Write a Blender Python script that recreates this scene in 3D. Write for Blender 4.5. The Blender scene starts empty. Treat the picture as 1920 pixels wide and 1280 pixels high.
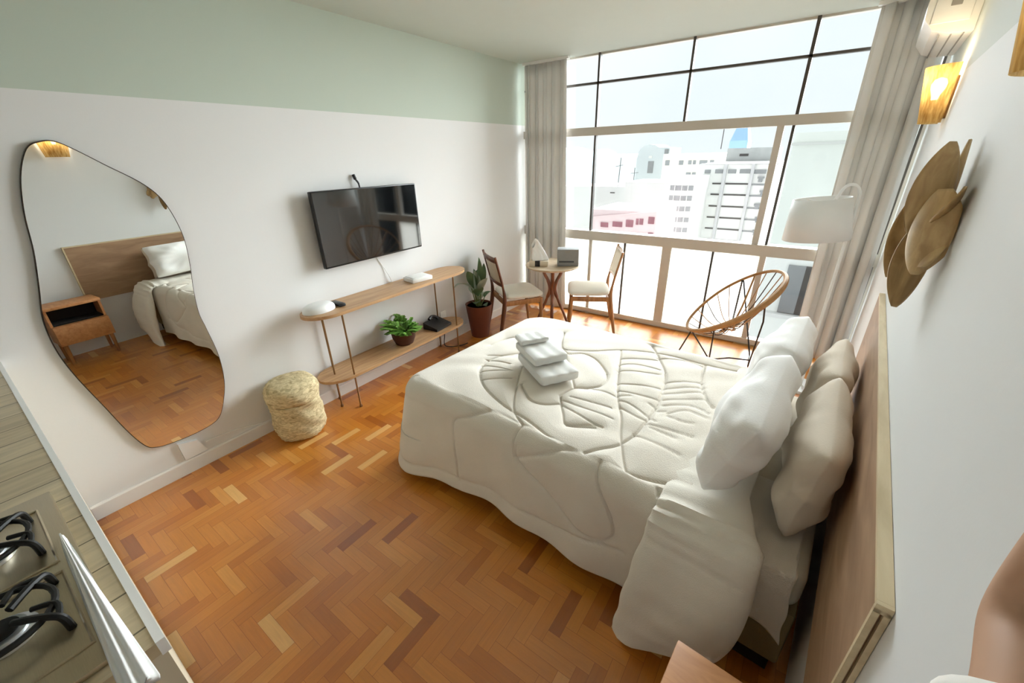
import bpy, bmesh, math, random
import numpy as np
from mathutils import Vector, Matrix
random.seed(7); rng = np.random.default_rng(7)
PI = math.pi
SC = bpy.context.scene
COL = SC.collection

# ------------------------------------------------------------------ room constants
H = 2.6            # ceiling height
L = 4.2545         # window plane
W0 = 3.0        # right wall x at y = 0
PHI = 0.07506       # the right wall opens away by ~3.9 degrees
TP = math.tan(PHI)
BACK = -1.9
def wx(y): return W0 + y * TP

# ------------------------------------------------------------------ materials
def lin(h):
    h = h.lstrip('#'); c = [int(h[i:i+2], 16) / 255 for i in (0, 2, 4)]
    return tuple((v / 12.92 if v <= .04045 else ((v + .055) / 1.055) ** 2.4) for v in c) + (1,)

class NT:
    def __init__(s, name):
        s.m = bpy.data.materials.new(name); s.m.use_nodes = True
        s.t = s.m.node_tree; s.t.nodes.clear()
        s.out = s.n('ShaderNodeOutputMaterial')
    def n(s, typ, **kw):
        nd = s.t.nodes.new(typ)
        for k, v in kw.items():
            if hasattr(nd, k): setattr(nd, k, v)
        return nd
    def l(s, a, b): s.t.links.new(a, b)
    def set(s, nd, **kw):
        for k, v in kw.items(): nd.inputs[k.replace('_', ' ')].default_value = v
        return nd

def mat(name, col, rough=.6, var=.06, scale=8, bump=.0, bscale=60, metal=0, spec=.4, stretch=None, coat=0, detail=4, trans=0, sheen=0):
    """principled surface: colour with gentle noise variation and a noise bump"""
    k = NT(name); c = lin(col) if isinstance(col, str) else tuple(col) + (1,)
    b = k.n('ShaderNodeBsdfPrincipled')
    k.set(b, Roughness=rough, Metallic=metal); b.inputs['Specular IOR Level'].default_value = spec
    b.inputs['Coat Weight'].default_value = coat
    if sheen: b.inputs['Sheen Weight'].default_value = sheen
    tc = k.n('ShaderNodeTexCoord'); src = tc.outputs['Object']
    if stretch:
        mp = k.n('ShaderNodeMapping'); mp.inputs['Scale'].default_value = stretch
        k.l(src, mp.inputs['Vector']); src = mp.outputs['Vector']
    nz = k.n('ShaderNodeTexNoise'); k.set(nz, Scale=scale, Detail=detail); k.l(src, nz.inputs['Vector'])
    mx = k.n('ShaderNodeMix', data_type='RGBA')
    lo = tuple(max(0, v * (1 - var * 1.6)) for v in c[:3]) + (1,); hi = tuple(min(1, v * (1 + var)) for v in c[:3]) + (1,)
    mx.inputs[6].default_value = lo; mx.inputs[7].default_value = hi
    k.l(nz.outputs['Fac'], mx.inputs[0]); k.l(mx.outputs[2], b.inputs['Base Color'])
    if bump:
        n2 = k.n('ShaderNodeTexNoise'); k.set(n2, Scale=bscale, Detail=3); k.l(src, n2.inputs['Vector'])
        bp = k.n('ShaderNodeBump'); k.set(bp, Strength=bump, Distance=.01)
        k.l(n2.outputs['Fac'], bp.inputs['Height']); k.l(bp.outputs['Normal'], b.inputs['Normal'])
    sh = b.outputs['BSDF']
    if trans:
        tr = k.n('ShaderNodeBsdfTranslucent'); k.l(mx.outputs[2], tr.inputs['Color'])
        ms = k.n('ShaderNodeMixShader'); ms.inputs[0].default_value = trans
        k.l(sh, ms.inputs[1]); k.l(tr.outputs[0], ms.inputs[2]); sh = ms.outputs[0]
    k.l(sh, k.out.inputs['Surface'])
    return k.m

def mat_wood(name, dark, light, rough=.45, stretch=(1, 14, 14), scale=3, coat=.1):
    k = NT(name); b = k.n('ShaderNodeBsdfPrincipled'); k.set(b, Roughness=rough); b.inputs['Coat Weight'].default_value = coat
    b.inputs['Coat Roughness'].default_value = .25
    tc = k.n('ShaderNodeTexCoord'); mp = k.n('ShaderNodeMapping'); mp.inputs['Scale'].default_value = stretch
    k.l(tc.outputs['Object'], mp.inputs['Vector'])
    nz = k.n('ShaderNodeTexNoise'); k.set(nz, Scale=scale, Detail=6, Distortion=.6); k.l(mp.outputs['Vector'], nz.inputs['Vector'])
    cr = k.n('ShaderNodeValToRGB'); cr.color_ramp.elements[0].position = .3; cr.color_ramp.elements[1].position = .7
    cr.color_ramp.elements[0].color = lin(dark); cr.color_ramp.elements[1].color = lin(light)
    k.l(nz.outputs['Fac'], cr.inputs['Fac']); k.l(cr.outputs['Color'], b.inputs['Base Color'])
    bp = k.n('ShaderNodeBump'); k.set(bp, Strength=.08, Distance=.004); k.l(nz.outputs['Fac'], bp.inputs['Height']); k.l(bp.outputs['Normal'], b.inputs['Normal'])
    k.l(b.outputs['BSDF'], k.out.inputs['Surface']); return k.m

def mat_wall(name, low, high, zsplit):
    """two-tone painted wall: the upper band is a second paint"""
    k = NT(name); b = k.n('ShaderNodeBsdfPrincipled'); k.set(b, Roughness=.75); b.inputs['Specular IOR Level'].default_value = .25
    g = k.n('ShaderNodeNewGeometry'); sp = k.n('ShaderNodeSeparateXYZ'); k.l(g.outputs['Position'], sp.inputs[0])
    gt = k.n('ShaderNodeMath', operation='GREATER_THAN'); gt.inputs[1].default_value = zsplit; k.l(sp.outputs['Z'], gt.inputs[0])
    mx = k.n('ShaderNodeMix', data_type='RGBA'); mx.inputs[6].default_value = lin(low); mx.inputs[7].default_value = lin(high)
    k.l(gt.outputs[0], mx.inputs[0])
    nz = k.n('ShaderNodeTexNoise'); k.set(nz, Scale=90, Detail=3); k.l(g.outputs['Position'], nz.inputs['Vector'])
    bp = k.n('ShaderNodeBump'); k.set(bp, Strength=.06, Distance=.003); k.l(nz.outputs['Fac'], bp.inputs['Height'])
    k.l(bp.outputs['Normal'], b.inputs['Normal']); k.l(mx.outputs[2], b.inputs['Base Color'])
    k.l(b.outputs['BSDF'], k.out.inputs['Surface']); return k.m

def mat_floor():
    k = NT('herringbone_parquet'); b = k.n('ShaderNodeBsdfPrincipled')
    at = k.n('ShaderNodeAttribute', attribute_name='plank'); sp = k.n('ShaderNodeSeparateColor'); k.l(at.outputs['Color'], sp.inputs[0])
    uv = k.n('ShaderNodeUVMap'); mp = k.n('ShaderNodeMapping'); mp.inputs['Scale'].default_value = (4, 55, 1)
    k.l(uv.outputs['UV'], mp.inputs['Vector'])
    nz = k.n('ShaderNodeTexNoise'); k.set(nz, Scale=1.6, Detail=6, Distortion=.8); k.l(mp.outputs['Vector'], nz.inputs['Vector'])
    cr = k.n('ShaderNodeValToRGB'); e = cr.color_ramp.elements
    e[0].position = 0; e[0].color = lin('#8a4608'); e[1].position = 1; e[1].color = lin('#eab870')
    for pos, c in ((.2, '#b46413'), (.45, '#cc7d22'), (.72, '#d98f34')):
        x = e.new(pos); x.color = lin(c)
    k.l(sp.outputs['Red'], cr.inputs['Fac'])
    # worn, darker patches across the boards
    g = k.n('ShaderNodeNewGeometry'); n2 = k.n('ShaderNodeTexNoise'); k.set(n2, Scale=1.6, Detail=3); k.l(g.outputs['Position'], n2.inputs['Vector'])
    ad = k.n('ShaderNodeMath', operation='MULTIPLY_ADD'); k.l(nz.outputs['Fac'], ad.inputs[0]); ad.inputs[1].default_value = .55
    k.l(n2.outputs['Fac'], ad.inputs[2])
    mr = k.n('ShaderNodeMapRange'); k.set(mr, From_Min=.45, From_Max=1.05, To_Min=.80, To_Max=1.14); k.l(ad.outputs[0], mr.inputs['Value'])
    mul = k.n('ShaderNodeMix', data_type='RGBA', blend_type='MULTIPLY'); mul.inputs[0].default_value = 1
    k.l(cr.outputs['Color'], mul.inputs[6]); k.l(mr.outputs['Result'], mul.inputs[7])
    k.l(mul.outputs[2], b.inputs['Base Color'])
    k.set(b, Roughness=.40); b.inputs['Coat Weight'].default_value = FLOOR_COAT; b.inputs['Coat Roughness'].default_value = .27; b.inputs['Coat IOR'].default_value = 1.75
    bp = k.n('ShaderNodeBump'); k.set(bp, Strength=.12, Distance=.003); k.l(nz.outputs['Fac'], bp.inputs['Height']); k.l(bp.outputs['Normal'], b.inputs['Normal'])
    k.l(b.outputs['BSDF'], k.out.inputs['Surface']); return k.m
FLOOR_COAT = 1.0

def mat_glass(name, tint=(.96, .98, .98), haze=0):
    k = NT(name); tr = k.n('ShaderNodeBsdfTransparent'); tr.inputs[0].default_value = tint + (1,)
    gl = k.n('ShaderNodeBsdfGlossy'); gl.inputs['Roughness'].default_value = .02
    fr = k.n('ShaderNodeFresnel'); fr.inputs['IOR'].default_value = 1.35
    ms = k.n('ShaderNodeMixShader'); k.l(fr.outputs[0], ms.inputs[0]); k.l(tr.outputs[0], ms.inputs[1]); k.l(gl.outputs[0], ms.inputs[2])
    k.l(ms.outputs[0], k.out.inputs['Surface']); return k.m

def mat_frosted(name, col='#f6f6f2'):
    k = NT(name); tl = k.n('ShaderNodeBsdfTranslucent'); tl.inputs[0].default_value = lin(col)
    nz = k.n('ShaderNodeTexNoise'); k.set(nz, Scale=120, Detail=2)
    b = k.n('ShaderNodeBsdfPrincipled'); k.set(b, Roughness=.35); b.inputs['Base Color'].default_value = lin(col)
    bp = k.n('ShaderNodeBump'); k.set(bp, Strength=.05, Distance=.002); k.l(nz.outputs['Fac'], bp.inputs['Height']); k.l(bp.outputs['Normal'], b.inputs['Normal'])
    ms = k.n('ShaderNodeMixShader'); ms.inputs[0].default_value = .72; k.l(b.outputs[0], ms.inputs[1]); k.l(tl.outputs[0], ms.inputs[2])
    k.l(ms.outputs[0], k.out.inputs['Surface']); return k.m

def mat_mirror(name):
    k = NT(name); b = k.n('ShaderNodeBsdfPrincipled'); k.set(b, Roughness=.0, Metallic=1.0); b.inputs['Base Color'].default_value = (.93, .94, .92, 1)
    k.l(b.outputs[0], k.out.inputs['Surface']); return k.m

def mat_emit(name, col, s):
    k = NT(name); e = k.n('ShaderNodeEmission'); e.inputs[0].default_value = lin(col); e.inputs[1].default_value = s
    k.l(e.outputs[0], k.out.inputs['Surface']); return k.m

def mat_tile(name):
    """beige wood-look ceramic tile with thin joints"""
    k = NT(name); b = k.n('ShaderNodeBsdfPrincipled'); k.set(b, Roughness=.35)
    tc = k.n('ShaderNodeTexCoord')
    mp = k.n('ShaderNodeMapping'); mp.inputs['Scale'].default_value = (1, 1, 1); k.l(tc.outputs['Object'], mp.inputs['Vector'])
    br = k.n('ShaderNodeTexBrick'); k.set(br, Scale=1, Mortar_Size=.0022, Brick_Width=.115, Row_Height=.33)
    br.inputs['Color1'].default_value = lin('#d8c8a8'); br.inputs['Color2'].default_value = lin('#c4b290'); br.inputs['Mortar'].default_value = lin('#6e634e')
    k.l(mp.outputs['Vector'], br.inputs['Vector'])
    m2 = k.n('ShaderNodeMapping'); m2.inputs['Scale'].default_value = (26, 2.6, 10); k.l(tc.outputs['Object'], m2.inputs['Vector'])
    nz = k.n('ShaderNodeTexNoise'); k.set(nz, Scale=1.2, Detail=6, Distortion=1.2); k.l(m2.outputs['Vector'], nz.inputs['Vector'])
    mr = k.n('ShaderNodeMapRange'); k.set(mr, From_Min=.3, From_Max=.7, To_Min=.78, To_Max=1.1); k.l(nz.outputs['Fac'], mr.inputs['Value'])
    mul = k.n('ShaderNodeMix', data_type='RGBA', blend_type='MULTIPLY'); mul.inputs[0].default_value = 1
    k.l(br.outputs['Color'], mul.inputs[6]); k.l(mr.outputs['Result'], mul.inputs[7]); k.l(mul.outputs[2], b.inputs['Base Color'])
    k.l(b.outputs[0], k.out.inputs['Surface']); return k.m

def mat_weave(name, dark, light, sx=60, sz=90):
    k = NT(name); b = k.n('ShaderNodeBsdfPrincipled'); k.set(b, Roughness=.9)
    tc = k.n('ShaderNodeTexCoord'); mp = k.n('ShaderNodeMapping'); mp.inputs['Scale'].default_value = (sx, sx, sz); k.l(tc.outputs['Object'], mp.inputs['Vector'])
    nz = k.n('ShaderNodeTexNoise'); k.set(nz, Scale=1, Detail=5, Distortion=1.0); k.l(mp.outputs['Vector'], nz.inputs['Vector'])
    cr = k.n('ShaderNodeValToRGB'); cr.color_ramp.elements[0].position = .25; cr.color_ramp.elements[1].position = .65
    cr.color_ramp.elements[0].color = lin(dark); cr.color_ramp.elements[1].color = lin(light)
    k.l(nz.outputs['Fac'], cr.inputs['Fac']); k.l(cr.outputs['Color'], b.inputs['Base Color'])
    bp = k.n('ShaderNodeBump'); k.set(bp, Strength=.7, Distance=.006); k.l(nz.outputs['Fac'], bp.inputs['Height']); k.l(bp.outputs['Normal'], b.inputs['Normal'])
    k.l(b.outputs[0], k.out.inputs['Surface']); return k.m

def mat_shade(name):
    """golden woven lampshade that lets its bulb glow through"""
    k = NT(name); tc = k.n('ShaderNodeTexCoord'); mp = k.n('ShaderNodeMapping'); mp.inputs['Scale'].default_value = (90, 90, 14); k.l(tc.outputs['Object'], mp.inputs['Vector'])
    nz = k.n('ShaderNodeTexNoise'); k.set(nz, Scale=1, Detail=4); k.l(mp.outputs['Vector'], nz.inputs['Vector'])
    cr = k.n('ShaderNodeValToRGB'); cr.color_ramp.elements[0].position = .3; cr.color_ramp.elements[1].position = .7
    cr.color_ramp.elements[0].color = lin('#a98750'); cr.color_ramp.elements[1].color = lin('#e6cf98'); k.l(nz.outputs['Fac'], cr.inputs['Fac'])
    d = k.n('ShaderNodeBsdfDiffuse'); t = k.n('ShaderNodeBsdfTranslucent'); k.l(cr.outputs[0], d.inputs[0]); k.l(cr.outputs[0], t.inputs[0])
    ms = k.n('ShaderNodeMixShader'); ms.inputs[0].default_value = .6; k.l(d.outputs[0], ms.inputs[1]); k.l(t.outputs[0], ms.inputs[2])
    tp = k.n('ShaderNodeBsdfTransparent'); tp.inputs[0].default_value = (1, .93, .76, 1)
    m2 = k.n('ShaderNodeMixShader'); m2.inputs[0].default_value = .34; k.l(ms.outputs[0], m2.inputs[1]); k.l(tp.outputs[0], m2.inputs[2])
    k.l(m2.outputs[0], k.out.inputs['Surface']); return k.m

M = dict(
    wall_l=mat_wall('painted_wall_white_and_sage', '#e1e1e0', '#c1ccc0', 2.0365),
    wall_r=mat_wall('painted_wall_white_and_grey', '#dfe1e2', '#c8cec9', 2.04),
    ceil=mat('ceiling_paint', '#c8cfc7', .8, .01, bump=.03),
    base=mat('white_skirting', '#ebe9e5', .5, .02),
    floor=mat_floor(),
    frame=mat('window_frame_paint', '#c6c0b6', .5, .03),
    bar=mat('dark_window_bar', '#4a443e', .5, .05),
    glass=mat_glass('window_glass'), glass_g=mat_glass('greenish_glass', (.95, .98, .965)),
    frost=mat_frosted('frosted_panel'),
    curtain=mat('curtain_fabric', '#dcdad6', .9, .04, 3, .15, 300, trans=.12, sheen=.2),
    mirror=mat_mirror('mirror_silver'), mirror_edge=mat('mirror_dark_edge', '#3a2f27', .4),
    black=mat('black_plastic', '#1a1a1b', .35, .05), screen=mat('tv_screen', '#0b0e10', .06, .02, spec=1.0, coat=1.0),
    wood=mat_wood('light_oak', '#a87b4d', '#c99d6b', stretch=(14, 1.5, 14)),
    wood_y=mat_wood('oak_shelf', '#a98057', '#c69f72', stretch=(16, 1.2, 16)),
    headb=mat_wood('headboard_veneer', '#8f6f53', '#ab8a6b', stretch=(10, 1.2, 5), rough=.6),
    headedge=mat_wood('headboard_light_edge', '#c3b08c', '#d8c8a6', stretch=(10, 1.5, 10), rough=.6),
    night=mat_wood('nightstand_wood', '#b4794a', '#cd9461', stretch=(3, 12, 12), rough=.5),
    brass=mat('brass_rod', '#8a6a45', .35, .08, metal=.7),
    darkwood=mat_wood('dark_walnut', '#4a2413', '#74401f', stretch=(12, 12, 1.5)),
    honey=mat_wood('honey_wood', '#8a5a30', '#b27f4c', stretch=(12, 12, 1.5)),
    redwood=mat_wood('reddish_turned_wood', '#5e2c16', '#95552c', stretch=(12, 12, 2)),
    tabletop=mat_wood('table_top_wood', '#b8a083', '#d0bb9f', stretch=(3, 14, 10)),
    cane=mat_weave('woven_cane', '#cdb89a', '#f0e6d4', 220, 220),
    cushion=mat('seat_cushion_fabric', '#e6e2d8', .9, .03, 20, .2, 400),
    quilt=mat('quilt_cotton', '#ddd6ca', .9, .04, 9, .25, 260, sheen=.15),
    fold=mat('turned_down_linen', '#e2ddd2', .9, .03, 6, .2, 300, sheen=.1),
    sheet=mat('bed_sheet', '#ddd6cb', .9, .03, 6, .2, 240),
    pillow_w=mat('white_pillow_cotton', '#f0f0ef', .9, .02, 6, .08, 160),
    pillow_c=mat('cream_pillow_cotton', '#d8cdbd', .9, .04, 6, .08, 160),
    mattress=mat('mattress_ticking', '#d8d2c4', .9, .03),
    bedbase=mat('olive_bed_base_fabric', '#948a68', .95, .06, 30, .3, 400),
    bedblack=mat('black_bed_plinth', '#1f1d1d', .8),
    towel=mat('white_terry', '#e9e9e6', .95, .03, 30, .5, 500),
    straw=mat_weave('straw_weave', '#9c8860', '#e2d2a8', 26, 70),
    terracotta=mat('brown_planter', '#6b3a2a', .5, .10, 6),
    pot=mat('dark_clay_pot', '#4b2b1f', .55, .12, 6),
    soil=mat('potting_soil', '#2b211a', .95, .3, 60, .6, 90),
    leaf=mat('deep_green_leaf', '#5d7a58', .45, .25, 12), leaf_l=mat('bright_fern_leaf', '#86b955', .5, .25, 14),
    leaf_s=mat('pale_silvery_leaf', '#a9b8a6', .45, .2, 12), stem=mat('green_stem', '#6a7b4a', .6),
    lamp=mat('white_lamp_enamel', '#e9e9e7', .5, .02, trans=.3), rattan=mat('rattan_cane', '#a97d4c', .55, .2, 30),
    cord=mat('dark_cord', '#4a3a2c', .6), blackmetal=mat('black_steel', '#191817', .45),
    white=mat('white_plastic', '#ededeb', .4, .02), acwhite=mat('air_conditioner_plastic', '#e4e3df', .4, .02),
    greyplastic=mat('grey_slot_plastic', '#8f8c86', .5), grey=mat('grey_felt', '#8d8d8c', .9, .06, 40, .2, 300),
    beige=mat('beige_card', '#d9cbb6', .7, .04), tile=mat_tile('beige_counter_tile'), trimw=mat('white_nosing', '#fbfbfa', .4, .02),
    cream=mat('cream_cabinet_laminate', '#d9ceb6', .5, .03), steel=mat('brushed_steel', '#c2b59b', .32, .08, 40, metal=.85, stretch=(1, 20, 1)),
    iron=mat('cast_iron', '#141312', .5), alu=mat('burner_aluminium', '#dfe3e6', .3, .05, metal=.8),
    decor=mat_wood('carved_palm_bract', '#a88a5f', '#d0b585', stretch=(9, 3, 3), scale=4, rough=.55, coat=.15),
    decor_d=mat_wood('dark_palm_bract', '#8d6f45', '#b89865', stretch=(9, 3, 3), scale=4, rough=.6, coat=.1),
    shade=mat_shade('golden_sconce_weave'), bulb=mat_emit('lit_bulb', '#fff3d8', 14),
    skin=mat('skin', '#c69c80', .55, .06, 10, spec=.35), shirt=mat('white_shirt', '#f2f0ec', .9, .02, 10, .02, 200), trousers=mat('blue_trousers', '#37415a', .9),
    hair=mat('brown_hair', '#3a281d', .7, .3, 60), eye=mat('eye', '#2c211a', .2),
    bwhite=mat('white_facade', '#dcdcd9', .9, .04, .4), bwhite2=mat('cream_facade', '#dcd6cd', .9, .05, .4), bgrey=mat('pale_grey_facade', '#c9d0d2', .9, .05, .3),
    bpink=mat('pink_facade', '#e8d2d2', .9, .04, .5), bblue=mat('blue_glass_tower', '#93b3e2', .4, .1, .1), bgreen=mat('pale_green_facade', '#eceeea', .9, .02, .3),
    bwin=mat('facade_window_grey', '#8d8f90', .4, .2, 1), bwin_d=mat('facade_ribbon_dark', '#4b4744', .5, .2, 1), bwin_p=mat('rosy_window', '#a76f78', .4, .3, 2),
    bhaze=mat('haze_tinted_facade', '#cfdbe0', .9, .03, .1), roof=mat('weathered_roof', '#b9bab8', .9, .2, .8), pillar=mat('facade_pillar', '#bfbfc0', .9),  # far tower: distance haze is mixed into its pale bluish wall colour
    hill=mat('distant_hill', '#c2dae3', 1, .08, .004), ground=mat('city_ground', '#b7b5af', 1, .1, .02),  # the hill's pale blue is air haze painted into its colour
)

# ------------------------------------------------------------------ geometry helpers
class MB:
    """collects vertices and faces for ONE mesh"""
    def __init__(s): s.v = []; s.f = []
    def add(s, vs, fs, mx=None):
        o = len(s.v)
        s.v += [tuple(mx @ Vector(p)) if mx is not None else tuple(p) for p in vs]
        s.f += [tuple(o + i for i in f) for f in fs]; return s
    def box(s, x0, x1, y0, y1, z0, z1, mx=None):
        vs = [(x, y, z) for x in (x0, x1) for y in (y0, y1) for z in (z0, z1)]
        return s.add(vs, [(0, 1, 3, 2), (4, 6, 7, 5), (0, 4, 5, 1), (2, 3, 7, 6), (0, 2, 6, 4), (1, 5, 7, 3)], mx)
    def rbox(s, x0, x1, y0, y1, z0, z1, r=.01, seg=2, mx=None):
        bm = bmesh.new(); bmesh.ops.create_cube(bm, size=1)
        for v in bm.verts:
            v.co = Vector(((x0 + x1) / 2 + v.co.x * (x1 - x0), (y0 + y1) / 2 + v.co.y * (y1 - y0), (z0 + z1) / 2 + v.co.z * (z1 - z0)))
        bmesh.ops.bevel(bm, geom=bm.edges[:], offset=r, segments=seg, profile=.5, affect='EDGES')
        bm.verts.index_update()
        s.add([v.co[:] for v in bm.verts], [[v.index for v in f.verts] for f in bm.faces], mx); bm.free(); return s
    def tube(s, pts, r, n=8, closed=False, mx=None, flat=None):
        P = [Vector(p) for p in pts]; m = len(P); R = r if isinstance(r, (list, tuple)) else [r] * m
        T = []
        for i in range(m):
            a = P[(i - 1) % m] if (closed or i > 0) else P[i]; b = P[(i + 1) % m] if (closed or i < m - 1) else P[i]
            T.append((b - a).normalized())
        up = Vector((0, 0, 1)) if abs(T[0].z) < .9 else Vector((1, 0, 0))
        nrm = (up - T[0] * up.dot(T[0])).normalized(); vs = []
        for i in range(m):
            nrm = (nrm - T[i] * nrm.dot(T[i])).normalized(); bi = T[i].cross(nrm)
            for k in range(n):
                a = 2 * PI * k / n; q = (1 if flat is None else flat)
                vs.append(P[i] + nrm * math.cos(a) * R[i] + bi * math.sin(a) * R[i] * q)
        fs = []
        for i in range(m if closed else m - 1):
            j = (i + 1) % m
            for k in range(n):
                k2 = (k + 1) % n; fs.append((i * n + k, i * n + k2, j * n + k2, j * n + k))
        if not closed:
            fs.append(tuple(range(n))[::-1]); fs.append(tuple((m - 1) * n + k for k in range(n)))
        return s.add(vs, fs, mx)
    def lathe(s, prof, n=32, mx=None, a0=0, a1=2 * PI, caps=True, wob=None):
        full = abs(a1 - a0 - 2 * PI) < 1e-6; c = n if full else n + 1; vs = []; fs = []
        for j, (r, z) in enumerate(prof):
            for k in range(c):
                a = a0 + (a1 - a0) * k / n; rr = r + (wob(j, a) if wob else 0)
                vs.append((rr * math.cos(a), rr * math.sin(a), z))
        for j in range(len(prof) - 1):
            for k in range(n):
                k2 = (k + 1) % c; fs.append((j * c + k, j * c + k2, (j + 1) * c + k2, (j + 1) * c + k))
        if full and caps:
            fs.append(tuple(range(c))[::-1]); fs.append(tuple((len(prof) - 1) * c + k for k in range(c)))
        return s.add(vs, fs, mx)
    def prism(s, out, d0, d1, f):
        """outline out [(u, v)], thickness d0..d1, f(u, v, d) -> point"""
        n = len(out); vs = [f(u, v, d0) for u, v in out] + [f(u, v, d1) for u, v in out]
        fs = [tuple(range(n))[::-1], tuple(range(n, 2 * n))] + [(i, (i + 1) % n, n + (i + 1) % n, n + i) for i in range(n)]
        return s.add(vs, fs)
    def grid(s, f, nu, nv, cu=False, cv=False, mx=None):
        vs = [f(i / (nu if cu else nu - 1), j / (nv if cv else nv - 1)) for i in range(nu) for j in range(nv)]; fs = []
        for i in range(nu if cu else nu - 1):
            for j in range(nv if cv else nv - 1):
                a = i; b = (i + 1) % nu; c = j; d = (j + 1) % nv
                fs.append((a * nv + c, b * nv + c, b * nv + d, a * nv + d))
        return s.add(vs, fs, mx)
    def build(s, name, m, parent=None, smooth=True, angle=35, mods=None):
        me = bpy.data.meshes.new(name); me.from_pydata(s.v, [], s.f); me.materials.append(m)
        bm = bmesh.new(); bm.from_mesh(me); bmesh.ops.recalc_face_normals(bm, faces=bm.faces); bm.to_mesh(me); bm.free()
        if smooth:
            me.polygons.foreach_set('use_smooth', [True] * len(me.polygons)); me.set_sharp_from_angle(angle=math.radians(angle))
        me.update()
        o = bpy.data.objects.new(name, me); COL.objects.link(o)
        if parent is not None: o.parent = parent
        return o

def tag(o, label=None, cat=None, group=None, kind=None):
    if label: o['label'] = label
    if cat: o['category'] = cat
    if group: o['group'] = group
    if kind: o['kind'] = kind
    return o
def thing(name, label, cat, loc=(0, 0, 0), rz=0, group=None):
    o = bpy.data.objects.new(name, None); o.empty_display_size = .1; COL.objects.link(o)
    o.location = loc; o.rotation_euler = (0, 0, rz); return tag(o, label, cat, group)
def kids(o): return [c for c in bpy.data.objects if c.parent == o]
def copy_tree(o, parent=None):
    c = o.copy(); COL.objects.link(c)
    if parent is not None: c.parent = parent
    for ch in kids(o): copy_tree(ch, c)
    return c
def struct(o): o['kind'] = 'structure'; return o
def spline(pts, n=8, closed=False):
    """Catmull-Rom through the points"""
    P = [Vector(p) for p in pts]; out = []; m = len(P)
    for i in range(m if closed else m - 1):
        g = (lambda k: P[k % m]) if closed else (lambda k: P[min(max(k, 0), m - 1)])
        a, b, c, d = g(i - 1), g(i), g(i + 1), g(i + 2)
        for k in range(n):
            t = k / n; out.append(.5 * ((2 * b) + (c - a) * t + (2 * a - 5 * b + 4 * c - d) * t * t + (3 * b - a - 3 * c + d) * t ** 3))
    if not closed: out.append(P[-1])
    return out

# ================================================================== THE SETTING
def build_floor():
    n = 4; Wp = .0505; Lp = n * Wp
    bm = []; vs = []; fs = []; cols = []; uvs = []
    x0, x1, y0, y1 = -.02, 3.40, BACK, L + .02
    # herringbone on the room's axes: planks alternate along x and along y
    step = Wp
    def add(ax, ay, bx, by, along):
        ax, bx = max(ax, x0), min(bx, x1); ay, by = max(ay, y0), min(by, y1)
        if bx - ax < .002 or by - ay < .002: return
        g = .0006; o = len(vs)
        vs.extend([(ax + g, ay + g, 0), (bx - g, ay + g, 0), (bx - g, by - g, 0), (ax + g, by - g, 0)]); fs.append((o, o + 1, o + 2, o + 3))
        r = random.random(); t = .50 + random.gauss(0, .085)
        if r < .035: t = .93
        elif r < .08: t = .76
        elif r < .11: t = .12
        elif r < .20: t = .30
        cols.append(min(max(t, 0), 1)); ox, oy = random.random() * 50, random.random() * 50
        if along == 'x': uvs.extend([(ox, oy), (ox + bx - ax, oy), (ox + bx - ax, oy + by - ay), (ox, oy + by - ay)])
        else: uvs.extend([(ox, oy), (ox, oy + bx - ax), (ox + by - ay, oy + bx - ax), (ox + by - ay, oy)])
    nx, ny = int((x1 - x0) / Wp) + 2, int((y1 - y0) / Wp) + 2
    for j in range(ny):                           # boards along x, one stair step per row
        for m in range(-ny // (2 * n) - 2, nx // (2 * n) + 2):
            i = j + 2 * n * m; add(x0 + i * Wp, y0 + j * Wp, x0 + (i + n) * Wp, y0 + (j + 1) * Wp, 'x')
    for i in range(nx):                           # boards along y fill the other half
        for m in range(-nx // (2 * n) - 2, ny // (2 * n) + 3):
            j = i - 2 * n + 1 + 2 * n * m; add(x0 + i * Wp, y0 + j * Wp, x0 + (i + 1) * Wp, y0 + (j + n) * Wp, 'y')
    o = len(vs); vs.extend([(x0, y0, -.0006), (x1, y0, -.0006), (x1, y1, -.0006), (x0, y1, -.0006)]); fs.append((o, o + 1, o + 2, o + 3)); cols.append(.1); uvs.extend([(0, 0)] * 4)
    for a in ((x0, y0, x1, y1),):
        o = len(vs); vs.extend([(a[0], a[1], -.1), (a[2], a[1], -.1), (a[2], a[3], -.1), (a[0], a[3], -.1)]); fs.append((o, o + 3, o + 2, o + 1)); cols.append(.1); uvs.extend([(0, 0)] * 4)
    me = bpy.data.meshes.new('floor'); me.from_pydata(vs, [], fs); me.materials.append(M['floor'])
    ca = me.attributes.new('plank', 'FLOAT_COLOR', 'FACE'); ca.data.foreach_set('color', [c for t in cols for c in (t, t, t, 1)])
    ul = me.uv_layers.new(name='UVMap'); ul.data.foreach_set('uv', [c for t in uvs for c in t]); me.update()
    ob = bpy.data.objects.new('floor', me); COL.objects.link(ob); return struct(ob)
build_floor()

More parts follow.
